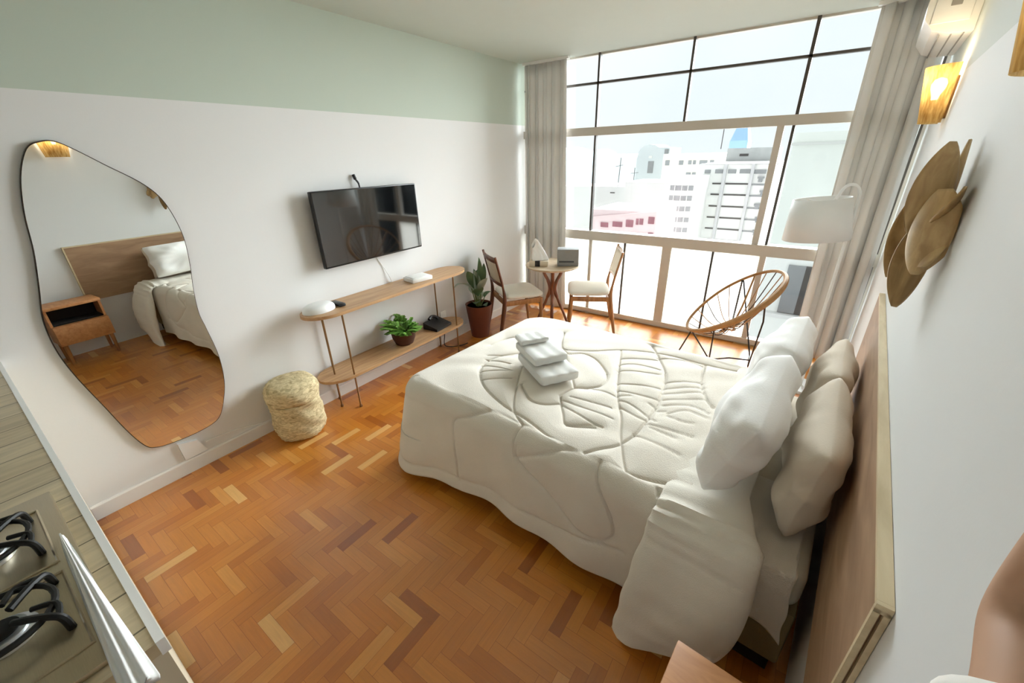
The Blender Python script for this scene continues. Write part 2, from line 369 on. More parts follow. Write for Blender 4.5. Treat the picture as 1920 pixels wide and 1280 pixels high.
b = MB(); b.box(-.15, 3.6, BACK - .1, L + .12, H, H + .12); struct(b.build('ceiling', M['ceil'], smooth=False))
b = MB(); b.box(-.15, 0, BACK - .1, L + .12, -.1, H); struct(b.build('wall_left', M['wall_l'], smooth=False))
b = MB(); b.add([(wx(BACK - .1), BACK - .1, -.1), (wx(L), L, -.1), (wx(L) + .15, L, -.1), (wx(BACK - .1) + .15, BACK - .1, -.1),
                 (wx(BACK - .1), BACK - .1, H), (wx(L), L, H), (wx(L) + .15, L, H), (wx(BACK - .1) + .15, BACK - .1, H)],
                [(0, 1, 2, 3), (7, 6, 5, 4), (0, 4, 5, 1), (2, 6, 7, 3), (1, 5, 6, 2), (0, 3, 7, 4)])
struct(b.build('wall_right', M['wall_r'], smooth=False))
b = MB(); b.box(-.15, 3.2, BACK - .12, BACK, -.1, H); struct(b.build('wall_back', M['wall_r'], smooth=False))
b = MB(); b.add([(.0, -.013, 0), (.014, -.013, 0), (.014, -.013, .08), (.008, -.013, .088), (0, -.013, .088), (.0, L - .02, 0), (.014, L - .02, 0), (.014, L - .02, .08), (.008, L - .02, .088), (0, L - .02, .088)],
                [(0, 1, 2, 3, 4), (9, 8, 7, 6, 5), (1, 6, 7, 2), (2, 7, 8, 3), (3, 8, 9, 4), (0, 5, 6, 1)])
struct(b.build('baseboard_left', M['base'], smooth=False))

# ---- window wall: one full-width window of three tiers
def wbox(x0, x1, z0, z1, d0=-.03, d1=.05): return (x0, x1, L + d0, L + d1, z0, z1)
XR = 3.318
fr = MB()
for x0, x1, z0, z1, d0, d1 in (
        (0, XR, 1.905, 1.978, -.05, .05), (0, XR, .872, .968, -.05, .06), (0, XR, .02, .068, -.03, .06), (0, XR, -.02, .02, .0, .06),
        (0, .05, 0, H, -.02, .05), (.845, .880, 0, .88, -.02, .04), (1.650, 1.740, .05, .88, -.02, .05), (2.512, 2.560, .05, .88, -.02, .05),
        (2.425, 2.475, .96, 1.91, -.03, .03), (.0, XR, 2.585, H, -.01, .04), (XR - .02, XR, 0, H, -.02, .05)):
    fr.box(x0, x1, L + d0, L + d1, z0, z1)
wf = struct(fr.build('window_1', M['frame'], smooth=False)); 
br = MB()
for x0, x1, z0, z1 in ((.838, .858, .96, H), (1.685, 1.705, 1.97, H), (2.528, 2.552, 1.97, H), (2.527, 2.547, .96, 1.91), (0, XR, 2.350, 2.368),
                       (1.249, 1.267, .06, .88), (2.115, 2.132, .06, .88), (3.285, 3.3, .06, H)):
    br.box(x0, x1, L - .022, L + .022, z0, z1)
br.build('dark_bars', M['bar'], wf, smooth=False)
XS = [0, .848, 1.695, 2.540, XR]
for i in range(4):                                # two rows of upper lights
    for z0, z1 in ((1.975, 2.352), (2.366, H)):
        q = MB(); q.box(XS[i] + .008, XS[i + 1] - .008, L - .003, L + .003, z0, z1); q.build('glass_pane', M['glass'], wf, smooth=False)
for x0, x1, m_, d in ((.04, .84, 'glass', 0), (.856, 2.426, 'glass', .012), (2.474, 2.53, 'glass', 0), (2.546, XR - .01, 'glass_g', 0)):
    q = MB(); q.box(x0, x1, L - .003 + d, L + .003 + d, .966, 1.906); q.build('glass_pane', M[m_], wf, smooth=False)
for x0, x1, m_ in ((.04, .847, 'frost'), (.878, 1.25, 'frost'), (1.266, 1.652, 'frost'), (1.738, 2.116, 'frost'), (2.131, 2.514, 'frost'), (2.558, XR - .01, 'glass')):
    q = MB(); q.box(x0, x1, L - .004, L + .004, .066, .874); q.build('frosted_panel' if m_ == 'frost' else 'glass_pane', M[m_], wf, smooth=False)

# ---- curtains
def curtain(name, label, xa_top, xb_top, xa_bot, xb_bot, yc, z0, z1, folds, amp, ph=0):
    b = MB(); n = folds * 16
    def f(u, v):
        e = 1 - v; z = z1 + (z0 - z1) * v
        xa = xa_top + (xa_bot - xa_top) * v; xb = xb_top + (xb_bot - xb_top) * v
        w = math.sin(u * folds * 2 * PI + ph) + .35 * math.sin(u * folds * 4.3 * PI + 1.3 + ph + v * 1.5)
        a = amp * (.55 + .45 * v) * (.75 + .35 * math.sin(u * 9 + 2 * v))
        return (xa + (xb - xa) * u + .012 * math.sin(u * folds * 4 * PI + v), yc + a * w, z)
    b.grid(f, n, 26)
    t = thing(name, label, 'curtain', (0, 0, 0))
    o = b.build('curtain_cloth', M['curtain'], t, angle=180)
    so = o.modifiers.new('thick', 'SOLIDIFY'); so.thickness = .003
    r = MB(); r.box(xa_top - .02, xb_top + .02, yc - .02, yc + .02, z1, H - .001); r.build('curtain_track', M['white'], t, smooth=False)
    return t
curtain('curtain', 'greige full-length curtain gathered in the corner behind the round table', .055, .545, .05, .60, 4.155, .04, 2.575, 5, .036)
curtain('curtain', 'greige curtain spreading wide behind the white floor lamp', 2.88, 3.262, 2.915, 3.285, 4.14, .04, 2.578, 4, .050, 1.0)

# ================================================================== THINGS ON THE LEFT WALL
# ---- organic mirror
MO = [(.424, 1.843), (.372, 1.815), (.317, 1.708), (.275, 1.561), (.247, 1.405), (.207, 1.245), (.17, 1.102), (.160, .956), (.175, .806), (.215, .606),
      (.253, .419), (.290, .300), (.330, .262), (.40, .246), (.5, .240), (.60, .248), (.665, .280), (.715, .374), (.755, .50), (.772, .67), (.760, .85), (.752, .95), (.765, 1.08), (.795, 1.25), (.806, 1.40),
      (.779, 1.556), (.72, 1.651), (.603, 1.745), (.519, 1.812), (.468, 1.843)]
mo = [(p.x, p.y) for p in spline([(u, v, 0) for u, v in MO], 6, True)]
cu = sum(u for u, v in mo) / len(mo); cv = sum(v for u, v in mo) / len(mo)
t = thing('wall_mirror', 'tall organic blob-shaped mirror with thin dark edge on the left wall', 'mirror', (.001, cu, cv))
b = MB(); b.prism([(u - cu, v - cv) for u, v in mo], .0, .018, lambda u, v, d: (d, u, v)); b.build('mirror_frame', M['mirror_edge'], t, angle=50)
sm = [((u - cu) * .988, (v - cv) * .994) for u, v in mo]
b = MB(); b.prism(sm, .0185, .0205, lambda u, v, d: (d, u, v)); b.build('mirror_glass', M['mirror'], t, smooth=False)

# ---- television
t = thing('television', 'flat black television mounted on the white left wall above the console', 'television', (.0, 1.995, 1.295))
b = MB(); b.rbox(.055, .088, -.458, .458, -.258, .258, .006); b.build('cabinet', M['black'], t)
b = MB(); b.box(.0875, .0890, -.448, .448, -.245, .250); b.build('screen', M['screen'], t, smooth=False)
b = MB(); b.box(.001, .057, -.12, .12, -.10, .10); b.build('wall_bracket', M['black'], t, smooth=False)
b = MB(); b.tube(spline([(.03, -.03, .24), (.03, -.035, .285), (.022, -.05, .315), (.012, -.055, .345)]), [.006] * 8 + [.007] * 8 + [.012] * 8 + [.012], 8); b.build('antenna_plug', M['black'], t)
b = MB(); b.tube(spline([(.005, 2.02, 1.04), (.006, 2.05, .98), (.006, 2.08, .93), (.02, 2.12, .83), (.006, 2.14, .785)]), .0035, 6)
tag(b.build('power_cord', M['white']), 'thin white cord hanging from the television to the console', 'cord')

# ---- console table
ZT, ZL = .785, .285
t = thing('console_table', 'slim two-tier oak console table with rounded ends and thin brass legs', 'console table', (.155, 2.05, 0))
def stadium(hw, y0, y1, n=18):
    o = []
    for k in range(n + 1): a = PI + PI * k / n; o.append((hw * math.cos(a), y0 + hw + 0 + hw * 1.3 * math.sin(a)))
    for k in range(n + 1): a = PI * k / n; o.append((hw * math.cos(a), y1 - hw + hw * 1.3 * math.sin(a)))
    return o
so_ = stadium(.145, -.75, .75)
b = MB(); b.prism(so_, ZT - .022, ZT, lambda u, v, d: (u, v, d)); b.build('table_top', M['wood_y'], t, angle=50)
b = MB(); b.prism(stadium(.142, -.74, .68), ZL - .02, ZL, lambda u, v, d: (u, v, d)); b.build('lower_shelf', M['wood_y'], t, angle=50)
for x, y in ((.125, -.58), (.0, -.66), (.125, .55), (-.12, .55), (-.12, -.60)):
    b = MB(); b.tube([(x, y, .006), (x, y, ZT - .02)], .0065, 10); lg = b.build('leg', M['brass'], t)
    b = MB(); b.tube([(x, y, 0.0005), (x, y, .016)], .011, 10); b.build('foot_cap', M['brass'], lg)
# ---- on the console
t = thing('white_device', 'rounded white device with a black end lying on the console top', 'device', (.135, 1.425, ZT + .0008))
def dome(u, v):
    a = u * 2 * PI; e = v * PI / 2
    return (.085 * math.cos(a) * math.cos(e) ** .6, .115 * math.sin(a) * math.cos(e) ** .6 - .03, .055 * math.sin(e) ** .8)
b = MB(); b.grid(dome, 40, 12, cu=True); b.build('body', M['white'], t, angle=60)
b = MB(); b.rbox(-.05, .075, .088, .135, 0, .022, .006); b.build('black_end', M['black'], t)
t = thing('tissue_box', 'plain white box lying on the console top near its far end', 'box', (.16, 2.30, ZT + .0008), -.15)
b = MB(); b.rbox(-.075, .075, -.10, .10, 0, .035, .006); b.build('box_body', M['white'], t)
b = MB(); b.rbox(-.06, .06, -.085, .085, .0355, .041, .002); b.build('lid', M['white'], t)

def leaf(b, base, d, up, ln, wd, droop=.4, fold=.25, n=9, tip=1.0):
    """one blade: base point, direction, length, width; droops along its length"""
    base = Vector(base); d = Vector(d).normalized(); side = d.cross(Vector(up)).normalized(); up = side.cross(d)
    rows = []
    for i in range(n):
        s = i / (n - 1); c = base + d * ln * s * (1 - .25 * droop * s) - Vector((0, 0, 1)) * ln * droop * s * s * .6
        w = wd * (math.sin(PI * min(1, s ** .75 * .97 + .03)) ** .8) * .5
        rows.append([c - side * w + up * w * fold, c - side * w * .5 + up * w * fold * .35, c, c + side * w * .5 + up * w * fold * .35, c + side * w + up * w * fold])
    vs = [p for r in rows for p in r]; fs = [(i * 5 + k, i * 5 + k + 1, (i + 1) * 5 + k + 1, (i + 1) * 5 + k) for i in range(n - 1) for k in range(4)]
    b.add(vs, fs)

# small fern
t = thing('potted_fern', 'small bright green fern in a dark clay pot on the console lower shelf', 'plant', (.165, 2.06, ZL + .0008))
b = MB(); b.lathe([(.066, 0), (.075, .004), (.098, .06), (.106, .110), (.108, .116), (.098, .116), (.092, .10)], 28); b.build('pot', M['pot'], t)
b = MB(); b.lathe([(.001, .101), (.093, .101)], 24); b.build('soil', M['soil'], t)
b = MB(); st = MB()
for k in range(44):
    a = random.random() * 2 * PI; el = random.uniform(.5, 1.35); ln = random.uniform(.12, .20)
    d = Vector((math.cos(a) * math.cos(el), math.sin(a) * math.cos(el), math.sin(el))); p0 = Vector((.04 * math.cos(a), .04 * math.sin(a), .105))
    path = [p0 + d * ln * s - Vector((0, 0, 1)) * .05 * s * s for s in (0, .25, .5, .75, 1)]; st.tube(path, .0018, 5)
    for s in range(2, 11):
        q = s / 10; c = p0 + d * ln * q - Vector((0, 0, 1)) * .05 * q * q; sd = d.cross(Vector((0, 0, 1))).normalized()
        for sg in (-1, 1): leaf(b, c, sd * sg + d * .5 + Vector((0, 0, .15)), (0, 0, 1), random.uniform(.035, .055) * (1.15 - q * .5), .030, .35, .3, 5)
b.build('foliage', M['leaf_l'], t, angle=80); st.build('stems', M['stem'], t)
# desk phone
t = thing('desk_phone', 'black desk phone with curved handset on the console lower shelf', 'phone', (.15, 2.47, ZL + .0008), .1)
b = MB(); b.add([(-.08, -.10, 0), (.085, -.10, 0), (.085, .11, 0), (-.08, .11, 0), (-.08, -.10, .060), (.085, -.10, .022), (.085, .11, .022), (-.08, .11, .060)],
                [(0, 3, 2, 1), (4, 5, 6, 7), (0, 1, 5, 4), (1, 2, 6, 5), (2, 3, 7, 6), (3, 0, 4, 7)]); b.build('phone_base', M['black'], t, smooth=False)
b = MB(); b.tube(spline([(-.03, .055, .06), (-.045, .035, .085), (-.06, .0, .092), (-.055, -.04, .078)]), .014, 10); b.build('handset', M['black'], t)
b = MB(); b.tube(spline([(.02, 2.70, .24), (.035, 2.69, .20), (.04, 2.66, .10), (.07, 2.62, .02), (.13, 2.64, .006), (.20, 2.72, .006), (.22, 2.80, .006)]), .0045, 6)
tag(b.build('phone_cable', M['black']), 'black cable looping to the floor under the far end of the console', 'cable')
b = MB(); b.rbox(.001, .012, 2.66, 2.74, .22, .34, .004); b.tube([(.012, 2.70, .30), (.0135, 2.70, .30)], .016, 14); b.tube([(.012, 2.70, .26), (.0135, 2.70, .26)], .016, 14)
tag(b.build('wall_outlet', M['white']), 'white wall outlet behind the far end of the console', 'outlet')
# white box and cord low under the mirror
b = MB(); b.prism([(.42, .222), (.515, .195), (.545, .105), (.425, .100)], .0, .022, lambda u, v, d: (.0005 + d, u, v))
tag(b.build('cable_box', M['white'], smooth=False), 'small white junction box low on the wall under the mirror', 'box')
b = MB(); b.tube(spline([(.024, .548, .16), (.006, .60, .15), (.006, .75, .13), (.02, .87, .10), (.02, .93, .098)]), .004, 6)
tag(b.build('electric_cable', M['white']), 'thin white cord running from the junction box toward the straw basket', 'cord')

# ---- straw basket
t = thing('straw_basket', 'round woven straw basket with a lid on the floor left of the console', 'basket', (.185, 1.055, 0))
prof = [(.02, .0), (.125, .001), (.150, .015), (.158, .05)]
for k in range(13): prof.append((.158 + .005 * math.sin(k * .55) + (.003 if k % 2 else 0), .065 + k * .0175))
wob = lambda j, a: .005 * math.sin(a * 5 + j * .8) + .003 * math.sin(a * 23 + j * 2.9)
b = MB(); b.lathe(prof, 72, wob=wob); b.build('basket_body', M['straw'], t, angle=80)
lp = [(.150, .2765), (.160, .281), (.164, .30), (.165, .33), (.162, .36), (.153, .385), (.135, .402), (.10, .411), (.05, .414), (.002, .414)]
b = MB(); b.lathe(lp, 72, wob=lambda j, a: (.005 * math.sin(a * 4 + j) + .002 * math.sin(a * 21 + j * 3)) if j < 7 else 0); b.build('lid', M['straw'], t, angle=80)

# ---- tall plant in brown planter
t = thing('potted_plant', 'tall broad-leaved green plant in a tapered brown planter beside the chair', 'plant', (.19, 3.045, 0))
b = MB(); b.lathe([(.088, 0), (.093, .004), (.118, .20), (.137, .345), (.14, .352), (.130, .352), (.124, .33)], 36); b.build('planter', M['terracotta'], t)
b = MB(); b.lathe([(.001, .332), (.126, .332)], 28); b.build('soil', M['soil'], t)
b = MB(); bs = MB(); st = MB()
for k, (a, el, ln, wd, h, dr) in enumerate(((-1.85, .75, .36, .075, .16, .75), (2.2, 1.15, .26, .10, .12, .3), (1.6, 1.3, .30, .10, .14, .25), (-.35, 1.05, .28, .11, .12, .35), (-.8, .9, .26, .11, .08, .4),
                                            (-1.4, 1.15, .32, .10, .14, .3), (2.9, 1.0, .17, .10, .06, .5), (1.2, .8, .15, .11, .03, .5), (-1.0, .6, .22, .10, .02, .5), (1.9, .65, .16, .10, .02, .5), (-.6, 1.4, .36, .09, .16, .15), (-.5, .45, .15, .1, .0, .3), (-1.1, 1.35, .30, .11, .10, .2), (2.6, 1.35, .26, .10, .10, .2))):
    d = Vector((math.cos(a) * math.cos(el), math.sin(a) * math.cos(el), math.sin(el))); p0 = Vector((.03 * math.cos(a), .03 * math.sin(a), .33)); p1 = p0 + d * .06 + Vector((0, 0, h))
    st.tube([p0, (p0 + p1) / 2, p1], .005, 6); leaf(b if k % 3 else bs, p1, d, (-.2, 0, 1) if el < 1.3 else (1, 0, 0), ln, wd, dr, .35, 12)
b.build('leaves', M['leaf'], t, angle=80); bs.build('leaves', M['leaf_s'], t, angle=80); st.build('stems', M['stem'], t)

# ================================================================== DINING CORNER
def dining_chair(name, label, loc, rz, wood, backm):
    """faces local +x; seat 0.42 deep"""
    t = thing(name, label, 'chair', loc, rz, 'dining chairs at the round table')
    hw, d0, d1 = .205, -.20, .20
    def cush(u, v):
        a = u * 2 * PI; e = (v - .5) * PI; c = abs(math.cos(a)) ** .35 * math.copysign(1, math.cos(a)); s = abs(math.sin(a)) ** .35 * math.copysign(1, math.sin(a)); q = math.cos(e) ** .35
        return (.215 * c * q + .01, .222 * s * q * (1 + .06 * c), .435 + .033 * math.sin(e) + .008 * q * 0)
    b = MB(); b.grid(cush, 48, 14, cu=True); b.build('seat', M['cushion'], t, angle=80)
    b = MB()
    for sg in (-1, 1): b.rbox(d0, d1 - .01, sg * hw - .011, sg * hw + .011, .355, .405, .004)
    for x in (d0, d1 - .02): b.rbox(x - .011, x + .011, -hw, hw, .355, .405, .004)
    b.build('seat_frame', M['honey'], t)
    for sg in (-1, 1):
        b = MB(); b.tube([(d1 + .012, sg * (hw + .004), .0), (d1 - .012, sg * hw, .2), (d1 - .018, sg * (hw - .002), .402)], [.012, .017, .02], 12); b.build('leg', M['honey'], t)
        b = MB(); b.tube(spline([(d0 - .075, sg * (hw + .002), .0), (d0 - .035, sg * hw, .22), (d0 - .01, sg * hw, .42), (d0 - .03, sg * hw, .58), (d0 - .095, sg * hw, .86)]), [.012 + .010 * math.sin(PI * min(1, i / 22)) for i in range(33)], 12, flat=1.25)
        b.build('rear_post', M[wood], t)
    bx = lambda z: d0 - .03 - (z - .58) * .235
    for z, hgt in ((.825, .055), (.575, .035)):
        b = MB()
        b.grid(lambda u, v, z=z, hgt=hgt: ((lambda s, a: (bx(z) - .022 * (1 - s * s) + .011 * math.cos(a), s * hw, z + hgt / 2 * math.sin(a)))(u * 2 - 1, v * 2 * PI)), 15, 10, cv=True)
        b.build('back_rail', M[wood], t)
    b = MB()
    def bk(u, v):
        s = u * 2 - 1; z = .585 + v * .23; return (bx(z) - .022 * (1 - s * s), s * (hw - .012), z)
    b.grid(bk, 14, 8); o = b.build('backrest', M[backm], t, angle=80); o.modifiers.new('thick', 'SOLIDIFY').thickness = .008
    return t
FA = math.radians(55); FB = math.atan2(-.46, -.88)
dining_chair('dining_chair', 'dining chair with dark walnut back next to the brown planter', (.437, 3.394, 0), FA, 'darkwood', 'cane')
dining_chair('dining_chair', 'dining chair with honey wood back in front of the window panels', (1.04, 3.87, 0), FB, 'honey', 'cane')
# round table
t = thing('round_table', 'small round wooden dining table with curved hourglass legs', 'table', (.715, 3.655, 0))
ZTB = .70
b = MB(); b.lathe([(.001, ZTB - .026), (.255, ZTB - .026), (.278, ZTB - .016), (.283, ZTB - .006), (.279, ZTB), (.001, ZTB)], 64); b.build('tabletop', M['tabletop'], t, angle=40)
for k in range(4):
    a = k * PI / 2 + .55; c, s = math.cos(a), math.sin(a)
    P = [(.105, ZTB - .025), (.085, .60), (.045, .52), (.026, .43), (.055, .33), (.13, .15), (.185, .0)]
    b = MB(); b.tube(spline([(r * c, r * s, z) for r, z in P], 6), [.017] * 12 + [.019] * 12 + [.014] * 13, 10); b.build('leg', M['redwood'], t)
b = MB(); b.tube([(0, 0, .40), (0, 0, .47)], .026, 14); b.build('leg_joint', M['redwood'], t)
# things on the table
t = thing('grey_box', 'grey felt storage box with a dark slot on the round table', 'box', (.862, 3.705, ZTB + .0008), .50)
b = MB(); b.rbox(-.108, .108, -.07, .07, 0, .170, .008); b.build('box_body', M['grey'], t)
b = MB(); b.box(-.09, .06, -.0725, -.0702, .040, .055); b.build('slot', M['black'], t, smooth=False)
b = MB(); b.box(-.035, .02, -.0725, -.0702, .136, .158); b.build('handle_hole', M['greyplastic'], t, smooth=False)
t = thing('beige_box', 'flat beige box with a black stripe on the round table', 'box', (.618, 3.535, ZTB + .0008), .45)
b = MB(); b.rbox(-.095, .095, -.05, .05, 0, .055, .004); b.build('box_body', M['beige'], t)
b = MB(); b.box(-.035, .015, -.0515, .0515, .0003, .0565); b.build('stripe', M['black'], t, smooth=False)
t = MB()
def nap(u, v):
    a = u * 2 * PI; r = (.066 - .045 * v) * (1 + .28 * math.sin(a * 3 + 1) + .15 * math.sin(a * 5))
    return (r * 1.15 * math.cos(a) - .05 * v * v, r * .6 * math.sin(a), .165 * v * (1 + .30 * math.sin(a + .8) * v))
t.grid(nap, 48, 12, cu=True); o = t.build('folded_napkin', M['pillow_w'], angle=50); o.location = (.615, 3.537, ZTB + .0585); o.rotation_euler = (0, 0, .45)
tag(o, 'crumpled white cloth napkin standing on the beige box', 'napkin')

# ================================================================== FLOOR LAMP
t = thing('floor_lamp', 'white floor lamp with drum shade hanging from a hooked arm', 'lamp', (3.035, 3.60, 0))
b = MB(); b.lathe([(.001, 0), (.14, 0), (.14, .012), (.13, .02), (.001, .022)], 40); b.build('base', M['lamp'], t)
b = MB(); pts = [(0, 0, .02), (0, 0, .6), (0, 0, 1.2), (0, 0, 1.40)] + [(-.055 + .055 * math.cos(a), .0, 1.43 + .085 * math.sin(a)) for a in [PI * k / 12 for k in range(1, 12)]] + [(-.118, 0, 1.425), (-.132, 0, 1.400)]
b.tube(pts, .010, 12); b.build('pole', M['lamp'], t)
b = MB(); sm_ = Matrix.Translation((-.170, -.03, 1.160)) @ Matrix.Rotation(-.10, 4, 'Y')
b.lathe([(.200, 0), (.166, .268)], 56, sm_, caps=False); o = b.build('lamp_shade', M['lamp'], t, angle=80); o.modifiers.new('thick', 'SOLIDIFY').thickness = .004
b = MB()
for k in range(3): a = k * 2.094; b.tube([(0, 0, .238), (.166 * math.cos(a), .166 * math.sin(a), .255)], .003, 6, mx=sm_)
b.tube([(0, 0, .16), (0, 0, .25)], .018, 12, mx=sm_); b.build('shade_fitting', M['lamp'], t)

# ================================================================== CORD CHAIR
t = thing('lounge_chair', 'egg-shaped rattan and cord lounge chair on thin black legs', 'chair', (2.43, 3.68, 0))
c0 = Vector((0, 0, .585)); va = Vector((-.30, -.10, -.26)); vb = Vector((.13, -.33, .0)); hub = Vector((.035, -.10, .385))
ring = []
for k in range(56):
    a = 2 * PI * k / 56; q = 1 - .14 * math.cos(a) * (1 if math.cos(a) > 0 else .3)
    ring.append(c0 + va * math.cos(a) + vb * math.sin(a) * q)
b = MB(); b.tube(ring, [.0125 + .0125 * max(0, math.sin(2 * PI * k / 56 - .2)) for k in range(56)], 10, closed=True); b.build('rattan_ring', M['rattan'], t)
for k in range(22):
    a = 2 * PI * k / 22; q = 1 - .14 * math.cos(a) * (1 if math.cos(a) > 0 else .3)
    e = c0 + va * math.cos(a) + vb * math.sin(a) * q; m_ = (e + hub) / 2 - Vector((0, 0, .055))
    b = MB(); th = .0085 if k in (14, 15) else .0042
    b.tube(spline([e, m_, hub + (e - hub).normalized() * .02], 6), th, 6); b.build('seat_cord', M['rattan'] if k % 3 else M['cord'], t)
b = MB(); b.tube([hub + Vector((.035 * math.cos(a), .035 * math.sin(a) * .9, .0)) for a in [2 * PI * k / 20 for k in range(20)]], .008, 8, closed=True); b.build('hub_ring', M['rattan'], t)
f1, f2, f3, f4 = Vector((-.37, .02, .005)), Vector((-.095, .03, .005)), Vector((.215, .07, .005)), Vector((.20, .30, .005))
r1 = ring[3]; r2 = ring[9]; r3 = ring[17]; r4 = ring[38]
for pts in ([r1, f1], [r1, f2], [r2, f2], [f2, (f2 + f3) / 2 + Vector((0, 0, .05)), f3 + Vector((0, 0, .06))], [r3 + Vector((.02, 0, 0)), r3 + Vector((.03, .10, -.15)), f3], [r4, f4], [f4, f3]):
    b = MB(); b.tube(pts, .0065, 8); b.build('leg', M['blackmetal'], t)

# ================================================================== BED GROUP  (local frame: +x to the headboard, +y to the window)
BO = (3.05, 1.15, 0); BR = -.0684
def bedframe(name, label, cat, group=None): return thing(name, label, cat, BO, BR, group)
t = bedframe('bed', 'low double bed with olive upholstered base under cream bedding', 'bed')
b = MB(); b.rbox(-1.85, -.008, .02, 1.24, .10, .365, .012); b.build('bed_base', M['bedbase'], t)
b = MB(); b.box(-1.82, -.03, .035, 1.225, .03, .0995); b.build('plinth', M['bedblack'], t, smooth=False)
for x in (-1.75, -.95, -.15):
    for y in (.1, 1.15): b = MB(); b.tube([(x, y, 0), (x, y, .031)], .025, 12); b.build('leg', M['bedblack'], t)
b = MB(); b.rbox(-1.85, -.012, .022, 1.225, .367, .540, .045, 4); b.build('mattress', M['mattress'], t)

QL = [[[-1.548,1.06],[-1.413,0.837],[-1.251,0.914],[-1.111,1.032],[-0.871,1.131],[-0.637,1.138],[-0.417,1.171]],[[-1.409,0.83],[-1.339,0.787],[-1.274,0.845],[-1.161,0.821],[-1.033,0.693],[-1.006,0.574],[-1.055,0.511],[-1.111,0.47],[-1.128,0.355]],[[-1.39,0.801],[-1.283,0.683],[-1.114,0.475]],[[-1.111,1.032],[-0.906,0.557],[-0.801,0.376],[-0.726,0.216],[-0.615,0.033],[-0.536,0.024],[-0.484,-0.005]],[[-1.007,1.243],[-0.843,1.008],[-0.753,0.821],[-0.699,0.545],[-0.69,0.347],[-0.713,0.189],[-0.773,0.095],[-0.836,0.013],[-0.923,-0.015],[-1.113,-0.124]],[[-1.412,0.828],[-1.526,0.702],[-1.664,0.524],[-1.685,0.387],[-1.62,0.279],[-1.501,0.186],[-1.344,0.125],[-1.148,0.085],[-0.987,0.043],[-0.841,0.02],[-0.735,0.024],[-0.619,0.04],[-0.545,0.058],[-0.48,0.079]],[[-0.637,1.138],[-0.589,0.904],[-0.533,0.767],[-0.48,0.694]],[[-0.826,0.02],[-0.747,0.016],[-0.691,-0.069],[-0.633,-0.17],[-0.616,-0.253],[-0.647,-0.309],[-0.712,-0.332],[-0.783,-0.323],[-0.889,-0.256],[-0.998,-0.187],[-1.096,-0.124],[-1.111,-0.065]],[[-1.488,-0.458],[-1.505,-0.318],[-1.521,-0.137],[-1.487,-0.072],[-1.34,-0.003],[-1.21,0.034],[-1.125,0.04],[-1.04,0.028],[-0.914,0.023],[-0.841,0.02]],[[-1.125,0.04],[-1.128,-0.057],[-1.113,-0.124]],[[-1.9,-0.46],[-1.709,-0.45],[-1.488,-0.44],[-1.275,-0.432],[-1.122,-0.42],[-0.917,-0.399],[-0.766,-0.372],[-0.658,-0.334],[-0.569,-0.325]],[[-1.48,0.492],[-1.395,0.343],[-1.253,0.128],[-1.125,0.04]],[[-1.359,0.33],[-1.243,0.235],[-1.156,0.239],[-1.091,0.298]],[[-1.128,0.355],[-1.032,0.232],[-0.966,0.165],[-0.855,0.222]],[[-1.85,0.634],[-1.83,0.78],[-1.756,0.816],[-1.59,0.79],[-1.416,0.835]]]
QS = [[[-1.057,0.919],[-0.879,1.03]],[[-1.036,0.841],[-0.953,0.896],[-0.821,0.918]],[[-1.007,0.772],[-0.807,0.862]],[[-0.948,0.641],[-0.746,0.719]],[[-0.916,0.569],[-0.719,0.613]],[[-0.89,0.521],[-0.839,0.558]],[[-0.888,1.054],[-0.747,1.117],[-0.643,1.097]],[[-0.746,0.808],[-0.589,0.908]],[[-0.728,0.741],[-0.568,0.857]],[[-0.711,0.685],[-0.555,0.809]],[[-0.692,0.625],[-0.531,0.746]],[[-0.676,0.574],[-0.565,0.644],[-0.481,0.629]],[[-0.633,0.515],[-0.571,0.587],[-0.479,0.581]],[[-0.626,0.495],[-0.555,0.487],[-0.515,0.5]],[[-0.864,0.489],[-0.808,0.489],[-0.659,0.427]],[[-0.837,0.44],[-0.741,0.408],[-0.694,0.412]],[[-1.096,0.329],[-0.992,0.323],[-0.82,0.324]],[[-1.072,0.291],[-0.921,0.247],[-0.827,0.24]],[[-1.078,0.372],[-0.866,0.404]],[[-1.114,0.468],[-1.026,0.51],[-0.892,0.511]],[[-0.967,0.158],[-0.858,0.24]],[[-1.676,0.362],[-1.495,0.41]],[[-1.624,0.296],[-1.493,0.408]],[[-1.565,0.232],[-1.44,0.342]],[[-1.708,0.43],[-1.55,0.465]],[[-1.742,0.479],[-1.611,0.565]],[[-0.74,0.554],[-0.696,0.539]],[[-0.682,0.517],[-0.65,0.528]],[[-0.661,0.372],[-0.542,0.351]],[[-0.699,0.286],[-0.488,0.252]],[[-0.685,0.389],[-0.486,0.404]]]

def seg_dist(pts, lines):
    """distance of each 2D point to the nearest polyline"""
    best = np.full(len(pts), 9.)
    for ln in lines:
        if len(ln) > 2: ln = [(p.x, p.y) for p in spline([(a, c, 0) for a, c in ln], 5)]
        for (ax, ay), (bx, by) in zip(ln[:-1], ln[1:]):
            a = np.array((ax, ay)); d = np.array((bx - ax, by - ay)); q = max(d @ d, 1e-9)
            t_ = np.clip(((pts - a) @ d) / q, 0, 1); best = np.minimum(best, np.hypot(*(pts - a - t_[:, None] * d).T))
    return best

